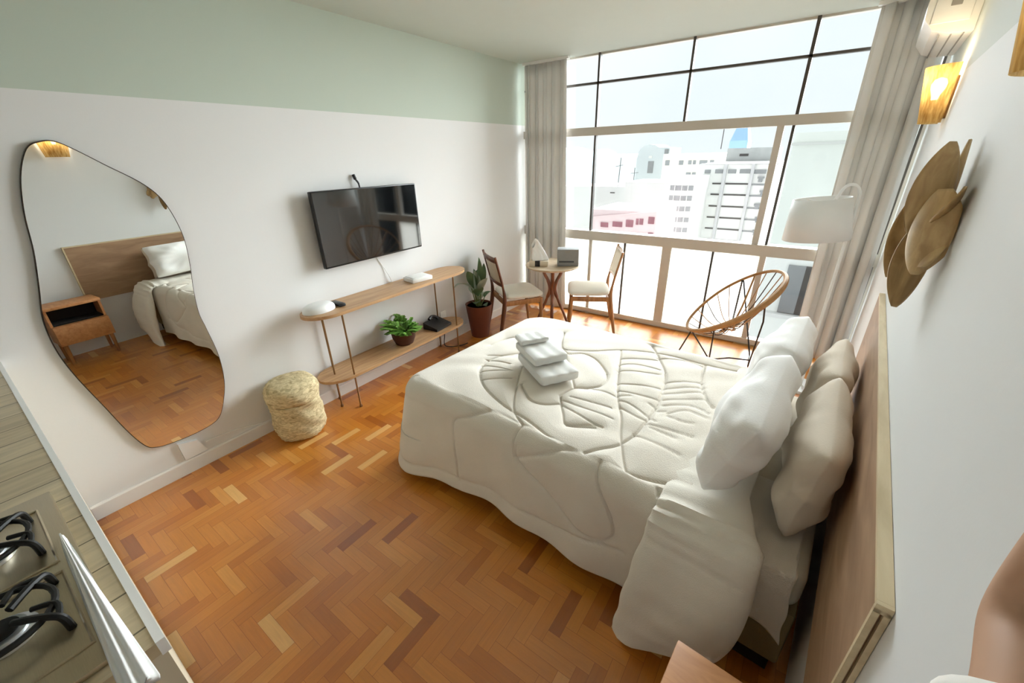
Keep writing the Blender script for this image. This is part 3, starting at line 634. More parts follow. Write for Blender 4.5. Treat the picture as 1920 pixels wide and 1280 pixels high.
def build_comforter():
    X0, X1, Y0, Y1, ZTOP, RC = -1.915, -.40, .045, 1.205, .606, .065      # flat top area and its corner radius
    per = []                                                             # perimeter: point, outward normal, how far it hangs, side key
    def line(ax, ay, bx, by, nx, ny, n, hang):
        for i in range(n):
            s = i / n; per.append((ax + (bx - ax) * s, ay + (by - ay) * s, nx, ny, hang))
    def arc(cx, cy, a0, n, hang):
        for i in range(n):
            a = a0 + PI / 2 * i / n; per.append((cx + RC * math.cos(a), cy + RC * math.sin(a), math.cos(a), math.sin(a), hang))
    line(X1, Y0, X1, Y1, 1, 0, 90, 0)
    line(X1, Y1, X0 + RC, Y1, 0, 1, 240, 1); arc(X0 + RC, Y1 - RC, PI / 2, 36, 1)
    line(X0, Y1 - RC, X0, Y0 + RC, -1, 0, 190, 1); arc(X0 + RC, Y0 + RC, PI, 50, 1); line(X0 + RC, Y0, X1, Y0, 0, -1, 330, 1)
    n = len(per); NI, NO = 112, 66; RO = .075
    P = np.array(per); cx, cy = -1.1, .66
    vs = np.zeros((NI + NO, n, 3)); nr = np.zeros((NI + NO, n, 3)); uv = np.zeros((NI + NO, n, 2))
    ang = np.arange(n)
    drop_tot = .55
    for i in range(NI):
        s = (i / (NI - 1)) ** .9
        vs[i, :, 0] = cx + (P[:, 0] - cx) * s; vs[i, :, 1] = cy + (P[:, 1] - cy) * s; vs[i, :, 2] = ZTOP; nr[i, :, 2] = 1
        uv[i] = vs[i, :, :2]
    wave = .010 * np.sin(ang * .075) + .008 * np.sin(ang * .031 + 1)
    xs = P[:, 0]
    corner = np.exp(-((xs - X0) ** 2 + (P[:, 1] - Y0) ** 2) / .10)          # the foot corner hangs lower and flares
    for k in range(NO):
        d = (k + 1) / NO * drop_tot
        arc_len = RO * PI / 2
        if d < arc_len: a = d / RO; g, h = RO * math.sin(a), RO * (1 - math.cos(a)); gn, gz = math.sin(a), math.cos(a)
        else: g, h = RO, RO + (d - arc_len); gn, gz = 1, 0
        lower = max(0, (d - arc_len)) / (drop_tot - arc_len)
        hh = h * (1 + corner * .06 * lower); gg = g + lower * (.012 + wave * .9 + corner * .085)
        hang = P[:, 4]
        vs[NI + k, :, 0] = P[:, 0] + P[:, 2] * (gg * hang + (1 - hang) * .02 * (k + 1) / NO)
        vs[NI + k, :, 1] = P[:, 1] + P[:, 3] * gg * hang
        vs[NI + k, :, 2] = ZTOP - hh * hang - (1 - hang) * .03 * (k + 1) / NO
        nr[NI + k, :, 0] = P[:, 2] * gn; nr[NI + k, :, 1] = P[:, 3] * gn; nr[NI + k, :, 2] = gz
        uv[NI + k, :, 0] = P[:, 0]; uv[NI + k, :, 1] = np.where(P[:, 3] < -.5, P[:, 1] - d, 9.)
        # measured seams on the hanging side are keyed by (x, -drop)
        uv[NI + k, :, 1] = np.where(P[:, 3] < -.5, -h, np.where(P[:, 3] > .5, 1.40 + h, 5 + h))
    flat = vs.reshape(-1, 3); nf = nr.reshape(-1, 3); q = uv.reshape(-1, 2)
    d1 = seg_dist(q, QL); d2 = seg_dist(q, QS)
    puff = .012 * (1 - np.exp(-d1 / .035)) - .009 * np.exp(-(d1 / .0045) ** 2) + .003 * (1 - np.exp(-d2 / .015)) - .0045 * np.exp(-(d2 / .004) ** 2)
    soft = .004 * np.sin(q[:, 0] * 17 + 2 * np.sin(q[:, 1] * 9)) * np.sin(q[:, 1] * 13 + 1)
    hem = np.zeros((NI + NO, n))
    flat = flat + nf * (puff + soft)[:, None]
    sag = np.clip((-1.55 - flat[:, 0]) / .36, 0, 1); flat[:, 2] -= .024 * sag * sag * (flat[:, 2] > .3)
    fs = [(i * n + j, i * n + (j + 1) % n, (i + 1) * n + (j + 1) % n, (i + 1) * n + j) for i in range(NI + NO - 1) for j in range(n) if i < NI - 1 or P[j, 4] == P[(j + 1) % n, 4]]
    fs.append(tuple(range(n)))
    b = MB(); b.v = [tuple(p) for p in flat]; b.f = fs; return b
t = bedframe('comforter', 'cream quilted comforter with curved seams draped over the bed', 'comforter')
o = build_comforter().build('quilt', M['quilt'], t, angle=180)
sd = o.modifiers.new('thick', 'SOLIDIFY'); sd.thickness = .014; sd.offset = -1

def build_fold():
    """the turned-down edge: a soft flat roll across the bed that hangs down the near side"""
    path = []                                    # (y, z, normal y, normal z, s)
    zt = .609
    for i in range(40): y = 1.21 - i * 1.21 / 39; path.append((y, zt, 0, 1))
    R_ = .085
    for i in range(1, 13): a = PI / 2 * i / 12; path.append((-R_ * math.sin(a), zt - R_ * (1 - math.cos(a)), -math.sin(a), math.cos(a)))
    for i in range(1, 41): s = i / 40; path.append((-R_ - .075 * math.sin(s * 1.9) , zt - R_ - .50 * s, -1, .15))
    n = len(path); K = 40; b = MB(); vs = []
    for i, (y, z, ny, nz) in enumerate(path):
        s = i / (n - 1); hang = max(0, (i - 46) / 46)
        xl = -.478 - .06 * hang + .003 * math.sin(i * .5); xr = -.222 + .085 * max(0, min(1, (i - 33) / 9)) + (.015 * math.sin(hang * PI) - .06 * hang ** 2)
        th = .017 + .033 * max(0, min(1, (i - 30) / 30))  + .016 * (i > 30) * math.sin(min(1, hang * 1.2) * PI) * 1.0 + .002 * math.sin(i * .7)
        cut = .0
        for k in range(K):
            a = 2 * PI * k / K; c = math.copysign(abs(math.cos(a)) ** .5, math.cos(a)); q = math.copysign(abs(math.sin(a)) ** .8, math.sin(a))
            u = (c + 1) / 2
            x = xl + (xr - xl) * u
            rise = th * q * (1 - .35 * (1 - u) * 1.0)
            if q > 0:
                rise += .012 * math.sin(u * 9 + hang * 5) * hang - .03 * math.exp(-((u - .36 - .05 * hang) / .07) ** 2) * min(1, hang * 3)
                rise += .010 * math.sin(i * 1.9 + u * 2) * math.exp(-((i - 42) / 8) ** 2) * (1 - u * .5)
            dz = hang * (.21 * u - .05)
            vs.append((x, y + ny * rise, z + nz * rise + dz * min(1, hang * 1.1)))
    fs = [(i * K + k, i * K + (k + 1) % K, (i + 1) * K + (k + 1) % K, (i + 1) * K + k) for i in range(n - 1) for k in range(K)]
    fs += [tuple(range(K))[::-1], tuple((n - 1) * K + k for k in range(K))]
    return b.add(vs, fs)
o = build_fold().build('turned_down_edge', M['fold'], t, angle=60); o['label'] = 'plain off-white turned-down edge'

# bed sheet hanging at the head end
t = bedframe('bed_sheet', 'loose white bed sheet hanging off the side near the headboard', 'sheet')
def sh(u, v):
    x = -.25 + .205 * u
    top = [(.42, .5465), (.2, .5465), (.05, .5460), (.006, .535), (-.014, .48), (-.020, .41), (-.026, .36), (-.034, .305)]
    p = v * (len(top) - 1); i = min(int(p), len(top) - 2); f = p - i; y = top[i][0] * (1 - f) + top[i + 1][0] * f; z = top[i][1] * (1 - f) + top[i + 1][1] * f
    hang = max(0, (v - .45) / .55)
    tip = hang * (.075 * u ** 1.5 - .055)
    return (x + .012 * hang * u + .003 * math.sin(v * 20), y - .02 * hang * math.sin(u * 5 + 1) - .014 * hang, z - tip)
b = MB(); b.grid(sh, 26, 44); o = b.build('sheet_cloth', M['sheet'], t, angle=180); o.modifiers.new('thick', 'SOLIDIFY').thickness = .004

# pillows
def pillow_mb(w, h, th, seed=0):
    r = random.Random(seed); ph = [r.random() * 6 for _ in range(6)]; b = MB(); n = 34
    def side(sg):
        def f(u, v):
            x, y = u * 2 - 1, v * 2 - 1
            e = max(1 - abs(x) ** 5, 0) ** .45 * max(1 - abs(y) ** 2.6, 0) ** .48
            sx = 1 - .075 * (1 - (2 * abs(y) - 1) ** 2 if abs(y) < 1 else 0) * abs(x) ** 3 * (1 - y * y) - .02 * (1 - y * y)
            sy = 1 - .06 * (1 - x * x) * abs(y) ** 3
            wr = .03 * th * math.sin(5 * x + 3 * y + ph[0]) + .03 * th * math.sin(4 * y - 6 * x + ph[1]) + .04 * th * math.sin(9 * x * y + ph[2])
            wr += .045 * th * math.sin(14 * math.atan2(y, x) + ph[3]) * (x * x + y * y) ** .9 * .5
            return (x * w / 2 * sx * math.sqrt(1 - .10 * y ** 4), y * h / 2 * sy * math.sqrt(1 - .10 * x ** 4), sg * (th / 2 * e + wr * e) + .004 * sg)
        return f
    b.grid(side(1), n, n); m0 = len(b.f); b.grid(side(-1), n, n)
    # hem that closes the two faces
    o2 = n * n; rim = [i for i in range(n)] + [i * n + n - 1 for i in range(1, n)] + [(n - 1) * n + j for j in range(n - 2, -1, -1)] + [i * n for i in range(n - 2, 0, -1)]
    rim = [j for j in range(n)] + [i * n + n - 1 for i in range(1, n)] + [(n - 1) * n + j for j in range(n - 2, -1, -1)] + [i * n for i in range(n - 2, 0, -1)]
    for a, c in zip(rim, rim[1:] + rim[:1]): b.f.append((a, c, o2 + c, o2 + a))
    return b
BM = Matrix.Translation(BO) @ Matrix.Rotation(BR, 4, 'Z')
def pillow(label, m, w, h, th, x, y, z, tilt, yaw, roll, group, seed):
    o = pillow_mb(w, h, th, seed).build('pillow', m, angle=70)
    # pillow face lies in local x (along bed width) / y (height): stand it up, lean it back
    R = Matrix.Rotation(yaw, 4, 'Z') @ Matrix.Rotation(tilt, 4, 'Y') @ Matrix.Rotation(PI / 2, 4, 'Z') @ Matrix.Rotation(PI / 2, 4, 'X') @ Matrix.Rotation(roll, 4, 'Z')
    o.matrix_world = BM @ Matrix.Translation((x, y, z)) @ R
    return tag(o, label, 'pillow', group)
pillow('cream pillow against the headboard, the one nearer the nightstand', M['pillow_c'], .57, .37, .15, -.085, .385, .758, .12, .02, .03, 'cream pillows against the headboard', 1)
pillow('cream pillow against the headboard, the one nearer the window', M['pillow_c'], .52, .35, .145, -.083, .962, .742, .12, -.01, -.03, 'cream pillows against the headboard', 2)
pillow('white pillow propped on the turned-down edge at its nightstand end', M['pillow_w'], .64, .34, .185, -.298, .375, .818, .36, .0, .02, 'white pillows in front', 3)
pillow('white pillow propped on the turned-down edge at its window end', M['pillow_w'], .57, .33, .185, -.288, .985, .820, .36, -.01, -.02, 'white pillows in front', 4)

# folded towels
def towel(label, w, d, h, p, rz, seed):
    b = MB(); r = random.Random(seed)
    def f(u, v):
        a = u * 2 * PI; c = math.copysign(abs(math.cos(a)) ** .28, math.cos(a)); s = math.copysign(abs(math.sin(a)) ** .28, math.sin(a))
        y = (v * 2 - 1); e = (1 - abs(y) ** 14) ** .5
        return (d / 2 * c * (.97 + .03 * e), w / 2 * y, h / 2 + h / 2 * s * (.86 + .14 * e) + .0015 * math.sin(y * 9 + a))
    b.grid(f, 56, 22, cu=True); n = 22
    b.f.append(tuple(i * n for i in range(56))); b.f.append(tuple(i * n + n - 1 for i in range(56))[::-1])
    o = b.build('folded_towel', M['towel'], angle=50); o.location = p; o.rotation_euler = (0, 0, rz)
    return tag(o, label, 'towel', 'towels stacked on the bed')
TR = math.atan2(.167, .112) - PI / 2
towel('thick folded white towel, bottom of the stack on the bed', .215, .345, .058, (1.765, 1.760, .6275), TR, 1)
towel('folded white towel in the middle of the stack on the bed', .20, .265, .050, (1.700, 1.800, .6880), TR + .03, 2)
towel('thin narrow folded white towel on top of the stack', .17, .11, .030, (1.610, 1.845, .7400), TR - .02, 3)

# ================================================================== THINGS ON THE RIGHT WALL (frame: +y along the wall, -x into the room)
def wallthing(name, label, cat, y, z, group=None): return thing(name, label, cat, (wx(y), y, z), -PHI, group)
t = wallthing('headboard', 'long low brown wooden headboard panel on the right wall behind the bed', 'headboard', 1.73, 0)
b = MB(); b.box(-.0235, -.004, -1.025, 1.03, .50, 1.030); b.build('panel', M['headb'], t, smooth=False)
b = MB(); b.box(-.0245, -.001, -1.027, 1.032, 1.030, 1.040)
b.build('top_edge', M['headedge'], t, smooth=False)
b = MB(); b.box(-.0245, -.015, -1.036, -1.0255, .50, 1.028); b.box(-.010, -.001, -1.036, -1.0255, .50, 1.028); b.box(-.0245, -.001, -1.036, -1.0275, 1.020, 1.040)
b.build('end_edge', M['headedge'], t, smooth=False)

t = wallthing('nightstand', 'wooden nightstand with an open dark shelf at the near side of the bed', 'nightstand', .545, 0)
X0n, X1n, Y0n, Y1n = -.30, -.055, -.205, .195
b = MB(); b.rbox(X0n, X1n, Y0n, Y1n, .545, .572, .004); b.build('top', M['night'], t)
b = MB(); b.box(X1n - .015, X1n, Y0n, Y1n, .20, .545); b.box(X0n + .04, X1n - .015, Y0n, Y0n + .018, .385, .545); b.box(X0n + .04, X1n - .015, Y1n - .018, Y1n, .385, .545)
b.build('side_panels', M['night'], t, smooth=False)
b = MB(); b.box(X0n + .05, X1n - .016, Y0n + .019, Y1n - .019, .386, .40); b.box(X1n - .03, X1n - .016, Y0n + .019, Y1n - .019, .40, .544); b.build('shelf_recess', M['bedblack'], t, smooth=False)
b = MB(); b.rbox(X0n - .004, X1n - .016, Y0n, Y1n, .20, .384, .004); dr = b.build('drawer', M['night'], t)
for y in (Y0n + .03, Y1n - .03):
    for x in (X0n + .03, X1n - .03): b = MB(); b.tube([(x, y, 0), (x, y, .201)], [.012, .017], 10); b.build('leg', M['honey'], t)

# sconces
def sconce(label, y, z0):
    t = wallthing('wall_sconce', label, 'sconce', y, z0, 'golden woven wall sconces')
    b = MB(); b.lathe([(.082, 0), (.092, .06), (.108, .16), (.122, .245)], 36, a0=PI / 2, a1=3 * PI / 2, mx=Matrix.Translation((-.012, 0, 0)))
    o = b.build('lamp_shade', M['shade'], t, angle=60); o.modifiers.new('thick', 'SOLIDIFY').thickness = .003
    b = MB(); b.box(-.012, -.001, -.05, .05, .02, .20); b.build('backplate', M['brass'], t, smooth=False)
    b = MB(); b.lathe([(.012, 0), (.016, .02), (.028, .05), (.03, .068), (.022, .088), (.002, .096)], 20, mx=Matrix.Translation((-.062, 0, .105))); b.build('bulb', M['bulb'], t)
    b = MB(); b.tube([(-.01, 0, .07), (-.062, 0, .07), (-.062, 0, .106)], .009, 10); b.build('socket', M['brass'], t)
    ld = bpy.data.lights.new('sconce_light', 'POINT'); ld.energy = SCONCE; ld.color = (1, .80, .52); ld.shadow_soft_size = .03
    lo = bpy.data.objects.new('sconce_light', ld); COL.objects.link(lo); lo.parent = t; lo.location = (-.068, 0, .225)
    return t
SCONCE = 2.6
sconce('lit golden woven sconce on the right wall under the air conditioner', 3.12, 1.835)
sconce('golden woven sconce on the right wall nearest the kitchen counter', .955, 1.825)

# wall ornament of dried palm bracts
t = wallthing('wall_ornament', 'wooden flower-like ornament of carved petals on the right wall', 'wall decoration', 1.66, 1.53)
def petal(y0, z0, n0, ang, ln, wd, twist, cup, m, dn=0):
    """boat-shaped blade: starts at (y0, z0) on the wall, n0 off it; ang from +y (toward the window) up; twist turns its width out of the wall plane"""
    c, s, ct, st = math.cos(math.radians(ang)), math.sin(math.radians(ang)), math.cos(math.radians(twist)), math.sin(math.radians(twist))
    def f(u, v):
        w = (v * 2 - 1); h = wd / 2 * w * (math.sin(PI * (u * .93 + .05)) ** .7); r = ln * u
        k = cup * (w * w - .5) * math.sin(PI * u)              # hollow of the blade, along its own normal
        n = n0 + dn * u + h * st + k * ct
        a = h * ct - k * st
        return (-max(n, .006), y0 + c * r - s * a, z0 + s * r + c * a)
    b = MB(); b.grid(f, 22, 13); o = b.build('petal', M[m], t, angle=80); so = o.modifiers.new('thick', 'SOLIDIFY'); so.thickness = .006; so.offset = 0
petal(-.01, -.05, .062, 84, .265, .105, 62, .022, 'decor')
petal(.03, -.03, .080, 80, .20, .06, 75, .012, 'decor_d')
petal(.03, -.02, .022, 76, .245, .055, 20, .010, 'decor')
petal(-.075, .10, .048, 258, .225, .115, 52, -.030, 'decor')
petal(-.02, .02, .058, 264, .260, .086, 62, .018, 'decor_d')
petal(.00, -.02, .040, 285, .20, .085, 40, .012, 'decor')
petal(.085, .07, .088, 268, .250, .066, 66, .014, 'decor_d')
petal(.02, -.02, .060, 330, .19, .090, 35, .014, 'decor')
petal(.02, .02, .045, 18, .20, .100, 30, .014, 'decor_d')
petal(-.02, .02, .030, 152, .16, .100, 25, .014, 'decor_d')
petal(-.02, -.02, .035, 205, .15, .100, 30, -.016, 'decor')
b = MB(); b.tube(spline([(-.055, -.01, -.03), (-.085, .0, .0), (-.09, .01, .03), (-.07, .015, .05)]), .010, 8); b.build('center_knot', M['decor_d'], t)
b = MB(); b.box(-.022, -.001, -.025, .025, -.03, .03); b.build('mounting_block', M['decor_d'], t, smooth=False)

# air conditioner
t = wallthing('air_conditioner', 'white wall-mounted air conditioner above the golden sconce', 'air conditioner', 3.66, 2.24)
def acs(u, v):
    prof = [(-.001, .0), (-.09, .0), (-.155, .02), (-.195, .07), (-.20, .13), (-.195, .22), (-.17, .265), (-.10, .275), (-.001, .275)]
    p = v * (len(prof) - 1); i = min(int(p), len(prof) - 2); f = p - i; return (prof[i][0] * (1 - f) + prof[i + 1][0] * f, -.40 + .80 * u, prof[i][1] * (1 - f) + prof[i + 1][1] * f)
b = MB(); b.grid(acs, 2, 25); n = 25; b.f.append(tuple(range(n))); b.f.append(tuple(range(n, 2 * n))[::-1]); b.f.append((0, n - 1, 2 * n - 1, n)); b.build('casing', M['acwhite'], t, angle=30)
b = MB(); b.rbox(-.17, -.03, -.406, -.398, .045, .24, .003); b.build('end_cover', M['acwhite'], t)
b = MB(); b.rbox(-.115, -.075, -.410, -.4055, .11, .26, .002); b.build('end_slot', M['greyplastic'], t)
for k in range(3):
    b = MB(); b.box(-.125 + k * .045, -.119 + k * .045, -.37, .37, -.004, .001); b.build('louver', M['greyplastic'], t, smooth=False)

# ================================================================== KITCHEN COUNTER
ZC = .96
t = thing('kitchen_counter', 'tiled kitchen counter with white nosing on a cream cabinet at lower left', 'counter', (0, 0, 0))
b = MB(); b.box(.002, 2.006, -.62, -.022, ZC - .03, ZC); b.build('counter_top', M['tile'], t, smooth=False)
b = MB(); b.box(.002, 2.006, -.022, -.008, ZC - .035, ZC + .001); b.build('edge_strip', M['trimw'], t, smooth=False)
b = MB(); b.box(.002, 2.000, -.61, -.014, .08, ZC - .031); b.build('cabinet', M['cream'], t, smooth=False)
b = MB(); b.box(.01, 1.97, -.58, -.05, 0, .08); b.build('plinth', M['bedblack'], t, smooth=False)
t = thing('gas_cooktop', 'steel gas cooktop with black grates set in the kitchen counter', 'cooktop', (1.655, -.308, ZC + .0008))
b = MB(); b.rbox(-.325, .325, -.255, .258, 0, .012, .004); pl = b.build('steel_plate', M['steel'], t)
b = MB(); 
for x0, x1, y0, y1 in ((-.25, -.01, .0, .225), (.03, .27, .0, .225)):
    b.tube([(x0, y0, .0125), (x1, y0, .0125), (x1, y1, .0125), (x0, y1, .0125)], .004, 6, closed=True)
b.build('pressed_rib', M['steel'], t)
for i, (x, y) in enumerate(((-.14, .135), (.13, .135), (-.14, -.11), (.13, -.11))):
    b = MB(); b.lathe([(.001, .0125), (.045, .0125), (.045, .020), (.034, .024), (.034, .030), (.001, .031)], 28, mx=Matrix.Translation((x, y, 0))); bu = b.build('burner', M['alu'], t)
    b = MB(); b.lathe([(.001, .0312), (.024, .0312), (.026, .036), (.02, .040), (.001, .041)], 24, mx=Matrix.Translation((x, y, 0))); b.build('burner_cap', M['iron'], bu)
    g = MB(); mt = Matrix.Translation((x, y, 0))
    for k in range(4):
        a = k * PI / 2 + .785; c, s = math.cos(a), math.sin(a)
        g.tube(spline([(.105 * c, .105 * s, .013), (.100 * c, .100 * s, .045), (.07 * c, .07 * s, .052), (.028 * c, .028 * s, .050)], 5), .0065, 8, mx=mt)
        a2 = a + .35; g.tube(spline([(.098 * c, .098 * s, .046), (.08 * math.cos(a2), .08 * math.sin(a2), .050), (.045 * math.cos(a + .5), .045 * math.sin(a + .5), .050)], 4), .005, 8, mx=mt)
    g.tube([(.075 * math.cos(q), .075 * math.sin(q), .048) for q in [2 * PI * k / 28 for k in range(28)]], .0055, 8, closed=True, mx=mt)
    g.build('grate', M['iron'], t)
for i in range(4):
    b = MB(); b.lathe([(.018, .0125), (.017, .03), (.014, .034), (.001, .034)], 20, mx=Matrix.Translation((.285, .12 - i * .08, 0))); b.build('control_knob', M['steel'], t)
# cloth on the counter's front edge
b = MB()
def cl(u, v):
    x = 1.565 + .53 * u; w = .003 + .042 * u; y0 = -.066 - .012 * u
    z = ZC + .0255 + .012 * u * math.sin(PI * min(1, v * 1.02)) ** .5 + .004 * math.sin(v * 17 + u * 2) * u
    return (x, y0 + w * v, z)
b.grid(cl, 40, 26); o = b.build('dish_towel', M['pillow_w'], angle=180); so = o.modifiers.new('thick', 'SOLIDIFY'); so.thickness = .010; so.offset = -1
tag(o, 'pleated white dish towel beside the gas cooktop on the counter edge', 'towel')

# ================================================================== PERSON (the one taking the photo; only a bent arm shows)
PO = Vector((2.74, -.10, 0))
t = thing('person', 'person in a white shirt with a bare bent arm at the lower right edge', 'person', PO)
def skin(name, verts, edges, m, parent, root=0, sub=2):
    verts = [(v[0] - PO.x, v[1] - PO.y) + tuple(v[2:]) for v in verts]
    me = bpy.data.meshes.new(name); me.from_pydata([v[:3] for v in verts], edges, []); me.materials.append(m)
    o = bpy.data.objects.new(name, me); COL.objects.link(o); o.parent = parent
    sk = o.modifiers.new('skin', 'SKIN'); sk.use_smooth_shade = True
    for i, v in enumerate(verts):
        r = v[3]; d = me.skin_vertices[0].data[i]; d.radius = (r, v[4] if len(v) > 4 else r); d.use_root = (i == root)
    ss = o.modifiers.new('sub', 'SUBSURF'); ss.levels = sub; ss.render_levels = sub
    return o
EL = (2.991, .367, 1.408)     # elbow of the raised right arm
body = [(2.74, -.10, .84, .12, .10), (2.745, -.10, 1.0, .115, .09), (2.75, -.08, 1.2, .13, .095), (2.745, -.08, 1.35, .07), (2.74, -.10, 1.42, .048), (2.735, -.13, 1.48, .062, .075), (2.73, -.135, 1.555, .072, .085), (2.73, -.14, 1.61, .055, .065),
        (2.86, -.02, 1.36, .052), (2.93, .085, 1.365, .046), (2.955, .21, 1.390, .034), (2.976, .300, 1.405, .0275), EL + (.0275,), (2.997, .381, 1.450, .028), (2.996, .382, 1.52, .026), (2.991, .377, 1.605, .020), (2.988, .375, 1.66, .021),
        (2.63, -.10, 1.33, .052), (2.575, -.11, 1.31, .046), (2.55, -.10, 1.05, .035), (2.58, .0, .84, .025), (2.585, .03, .785, .024),
        (2.82, -.10, .76, .078), (2.82, -.09, .42, .053), (2.82, -.12, .085, .036), (2.82, -.03, .036, .034), (2.66, -.10, .76, .078), (2.66, -.09, .42, .053), (2.66, -.12, .085, .036), (2.66, -.03, .036, .034)]
be = [(0, 1), (1, 2), (2, 3), (3, 4), (4, 5), (5, 6), (6, 7), (3, 8), (8, 9), (9, 10), (10, 11), (11, 12), (12, 13), (13, 14), (14, 15), (15, 16), (3, 17), (17, 18), (18, 19), (19, 20), (20, 21), (0, 22), (22, 23), (23, 24), (24, 25), (0, 26), (26, 27), (27, 28), (28, 29)]
# four unequal, bent fingers and a thumb on each hand
for hi, dirv in ((16, Vector((-.02, .25, .97))), (21, Vector((.03, .5, -.86)))):
    hp = Vector(body[hi][:3]); dirv.normalize(); side = dirv.cross(Vector((1, 0, 0))).normalized()
    for off, ln in ((-.028, .062), (-.010, .074), (.009, .070), (.026, .055)):
        p1 = hp + side * off + dirv * .04; p2 = p1 + dirv * ln * .5 + Vector((-.005, 0, 0)); p3 = p2 + dirv * ln * .45 + Vector((-.010, 0, 0)); i0 = len(body)
        body += [tuple(p1) + (.010,), tuple(p2) + (.0085,), tuple(p3) + (.0075,)]; be += [(hi, i0), (i0, i0 + 1), (i0 + 1, i0 + 2)]
    p1 = hp - side * .032; p2 = p1 - side * .025 + dirv * .032; i0 = len(body); body += [tuple(p1) + (.012,), tuple(p2) + (.0095,)]; be += [(hi, i0), (i0, i0 + 1)]
skin('body', body, be, M['skin'], t)
sv = [(2.74, -.10, .82, .15, .13), (2.745, -.10, 1.0, .14, .11), (2.75, -.08, 1.2, .155, .115), (2.745, -.08, 1.345, .10, .085), (2.86, -.02, 1.355, .072), (2.925, .075, 1.36, .064), (2.63, -.10, 1.325, .072), (2.575, -.115, 1.30, .066), (2.555, -.11, 1.13, .056)]
skin('shirt', sv, [(0, 1), (1, 2), (2, 3), (3, 4), (4, 5), (3, 6), (6, 7), (7, 8)], M['shirt'], t)
b = MB(); b.tube(spline([tuple(Vector(p) - PO) for p in ((2.92, .07, 1.36), (2.950, .19, 1.386), (2.9755, .284, 1.4025))], 8), [.056] * 8 + [.045] * 8 + [.0365], 28)
o = b.build('sleeve', M['shirt'], t, angle=60)
tv = [(2.74, -.10, .84, .145, .125), (2.82, -.10, .74, .098), (2.82, -.09, .42, .073), (2.82, -.12, .09, .056), (2.66, -.10, .74, .098), (2.66, -.09, .42, .073), (2.66, -.12, .09, .056)]
skin('trousers', tv, [(0, 1), (1, 2), (2, 3), (0, 4), (4, 5), (5, 6)], M['trousers'], t)
HD = Vector((2.73, -.135, 1.545)) - PO
b = MB(); b.grid(lambda u, v: (lambda a, e: (HD.x + .092 * math.cos(a) * math.cos(e), HD.y - .025 + .105 * math.sin(a) * math.cos(e), HD.z + .022 + .108 * math.sin(e)))(u * 2 * PI, -.35 + v * (PI / 2 + .35)), 32, 14, cu=True); b.build('hair', M['hair'], t, angle=80)
b = MB(); b.tube(spline([tuple(HD + Vector(p)) for p in ((0, .080, .02), (0, .098, -.005), (0, .104, -.02), (0, .086, -.03))]), .009, 8); b.build('nose', M['skin'], t)
for sg in (-1, 1):
    b = MB(); b.tube(spline([tuple(HD + Vector((sg * x, y, z))) for x, y, z in ((.076, .0, .02), (.088, -.008, .005), (.080, .0, -.025))]), .010, 8); b.build('ear', M['skin'], t)
    b = MB(); b.lathe([(.001, -.011), (.008, -.007), (.011, 0), (.008, .007), (.001, .011)], 14, mx=Matrix.Translation(HD + Vector((sg * .030, .076, .018)))); b.build('eye', M['eye'], t)
b = MB(); b.tube(spline([tuple(HD + Vector(p)) for p in ((-.022, .082, -.055), (0, .090, -.056), (.022, .082, -.055))]), .004, 8); b.build('mouth', mat('lips', '#a56a5c', .5), t)

# ================================================================== THE CITY OUTSIDE (real distances, floors below)
def tower(name, label, x0, x1, y, depth, z1, m, wins=(), extra=None, z0=-45, cat='building', group=None):
    t = thing(name, label, cat, ((x0 + x1) / 2, y, z0), 0, group); ox, oz = (x0 + x1) / 2, z0
    b = MB(); b.box(x0 - ox, x1 - ox, 0, depth, 0, z1 - oz); b.build('wall', M[m], t, smooth=False)
    for (a, c, e, f, wm) in wins:
        b = MB(); b.box(a - ox, c - ox, -.06, .05, e - oz, f - oz); b.build('window', M[wm], t, smooth=False)
    return t, ox, oz
# big white block with ribbon windows
w = []
for z in (-1.22, -2.22, -3.32, -4.40, -5.49, -6.6):
    w += [(-6.35, -6.1, z - .05, z + .12, 'bwin'), (-5.72, -4.95, z - .05, z + .09, 'bwin_d'), (-4.55, -2.55, z - .05, z + .09, 'bwin_d'), (-2.3, -.9, z - .1, z + .05, 'bwin')]
w += [(-5.65, -4.75, -.28, .08, 'bwin'), (-4.5, -3.8, -.28, .08, 'bwin'), (-3.5, -2.6, -.28, .08, 'bwin'), (-2.3, -1.3, -.3, .05, 'bwin'), (-6.6, -6.05, -.28, .05, 'bwin')]
t, ox, oz = tower('apartment_block', 'large white apartment block with dark ribbon windows outside', -7.0, -.5, 46.5, 9, .50, 'bwhite', w)
for x in (-4.75, -2.42):
    b = MB(); b.box(x - .13 - ox, x + .13 - ox, -.35, .02, 0, .55 - oz); b.build('pillar', M['pillar'], t, smooth=False)
b = MB(); b.box(-7.1 - ox, -.4 - ox, -.2, 10, .50 - oz, .58 - oz); b.build('roof_edge', M['roof'], t, smooth=False)
rm = random.Random(3)
for k in range(5):
    x = -2.2 + rm.random() * 1.3; z = -.2 - k * 1.2; b = MB(); b.box(x - ox, x + .55 - ox, -.28, .0, z - .5 - oz, z - .35 - oz); b.box(x + .1 - ox, x + .42 - ox, -.3, .0, z - .82 - oz, z - .5 - oz); b.build('air_conditioner', M['bwin'], t, smooth=False)
# roof house with weathered sheets, above the block
t, ox, oz = tower('roof_house', 'low weathered roof house on top of the large white block', -6.55, -1.5, 56.5, 6, 1.95, 'roof', [(-5.2, -4.3, 1.1, 1.35, 'bwin_d')], z0=-45)
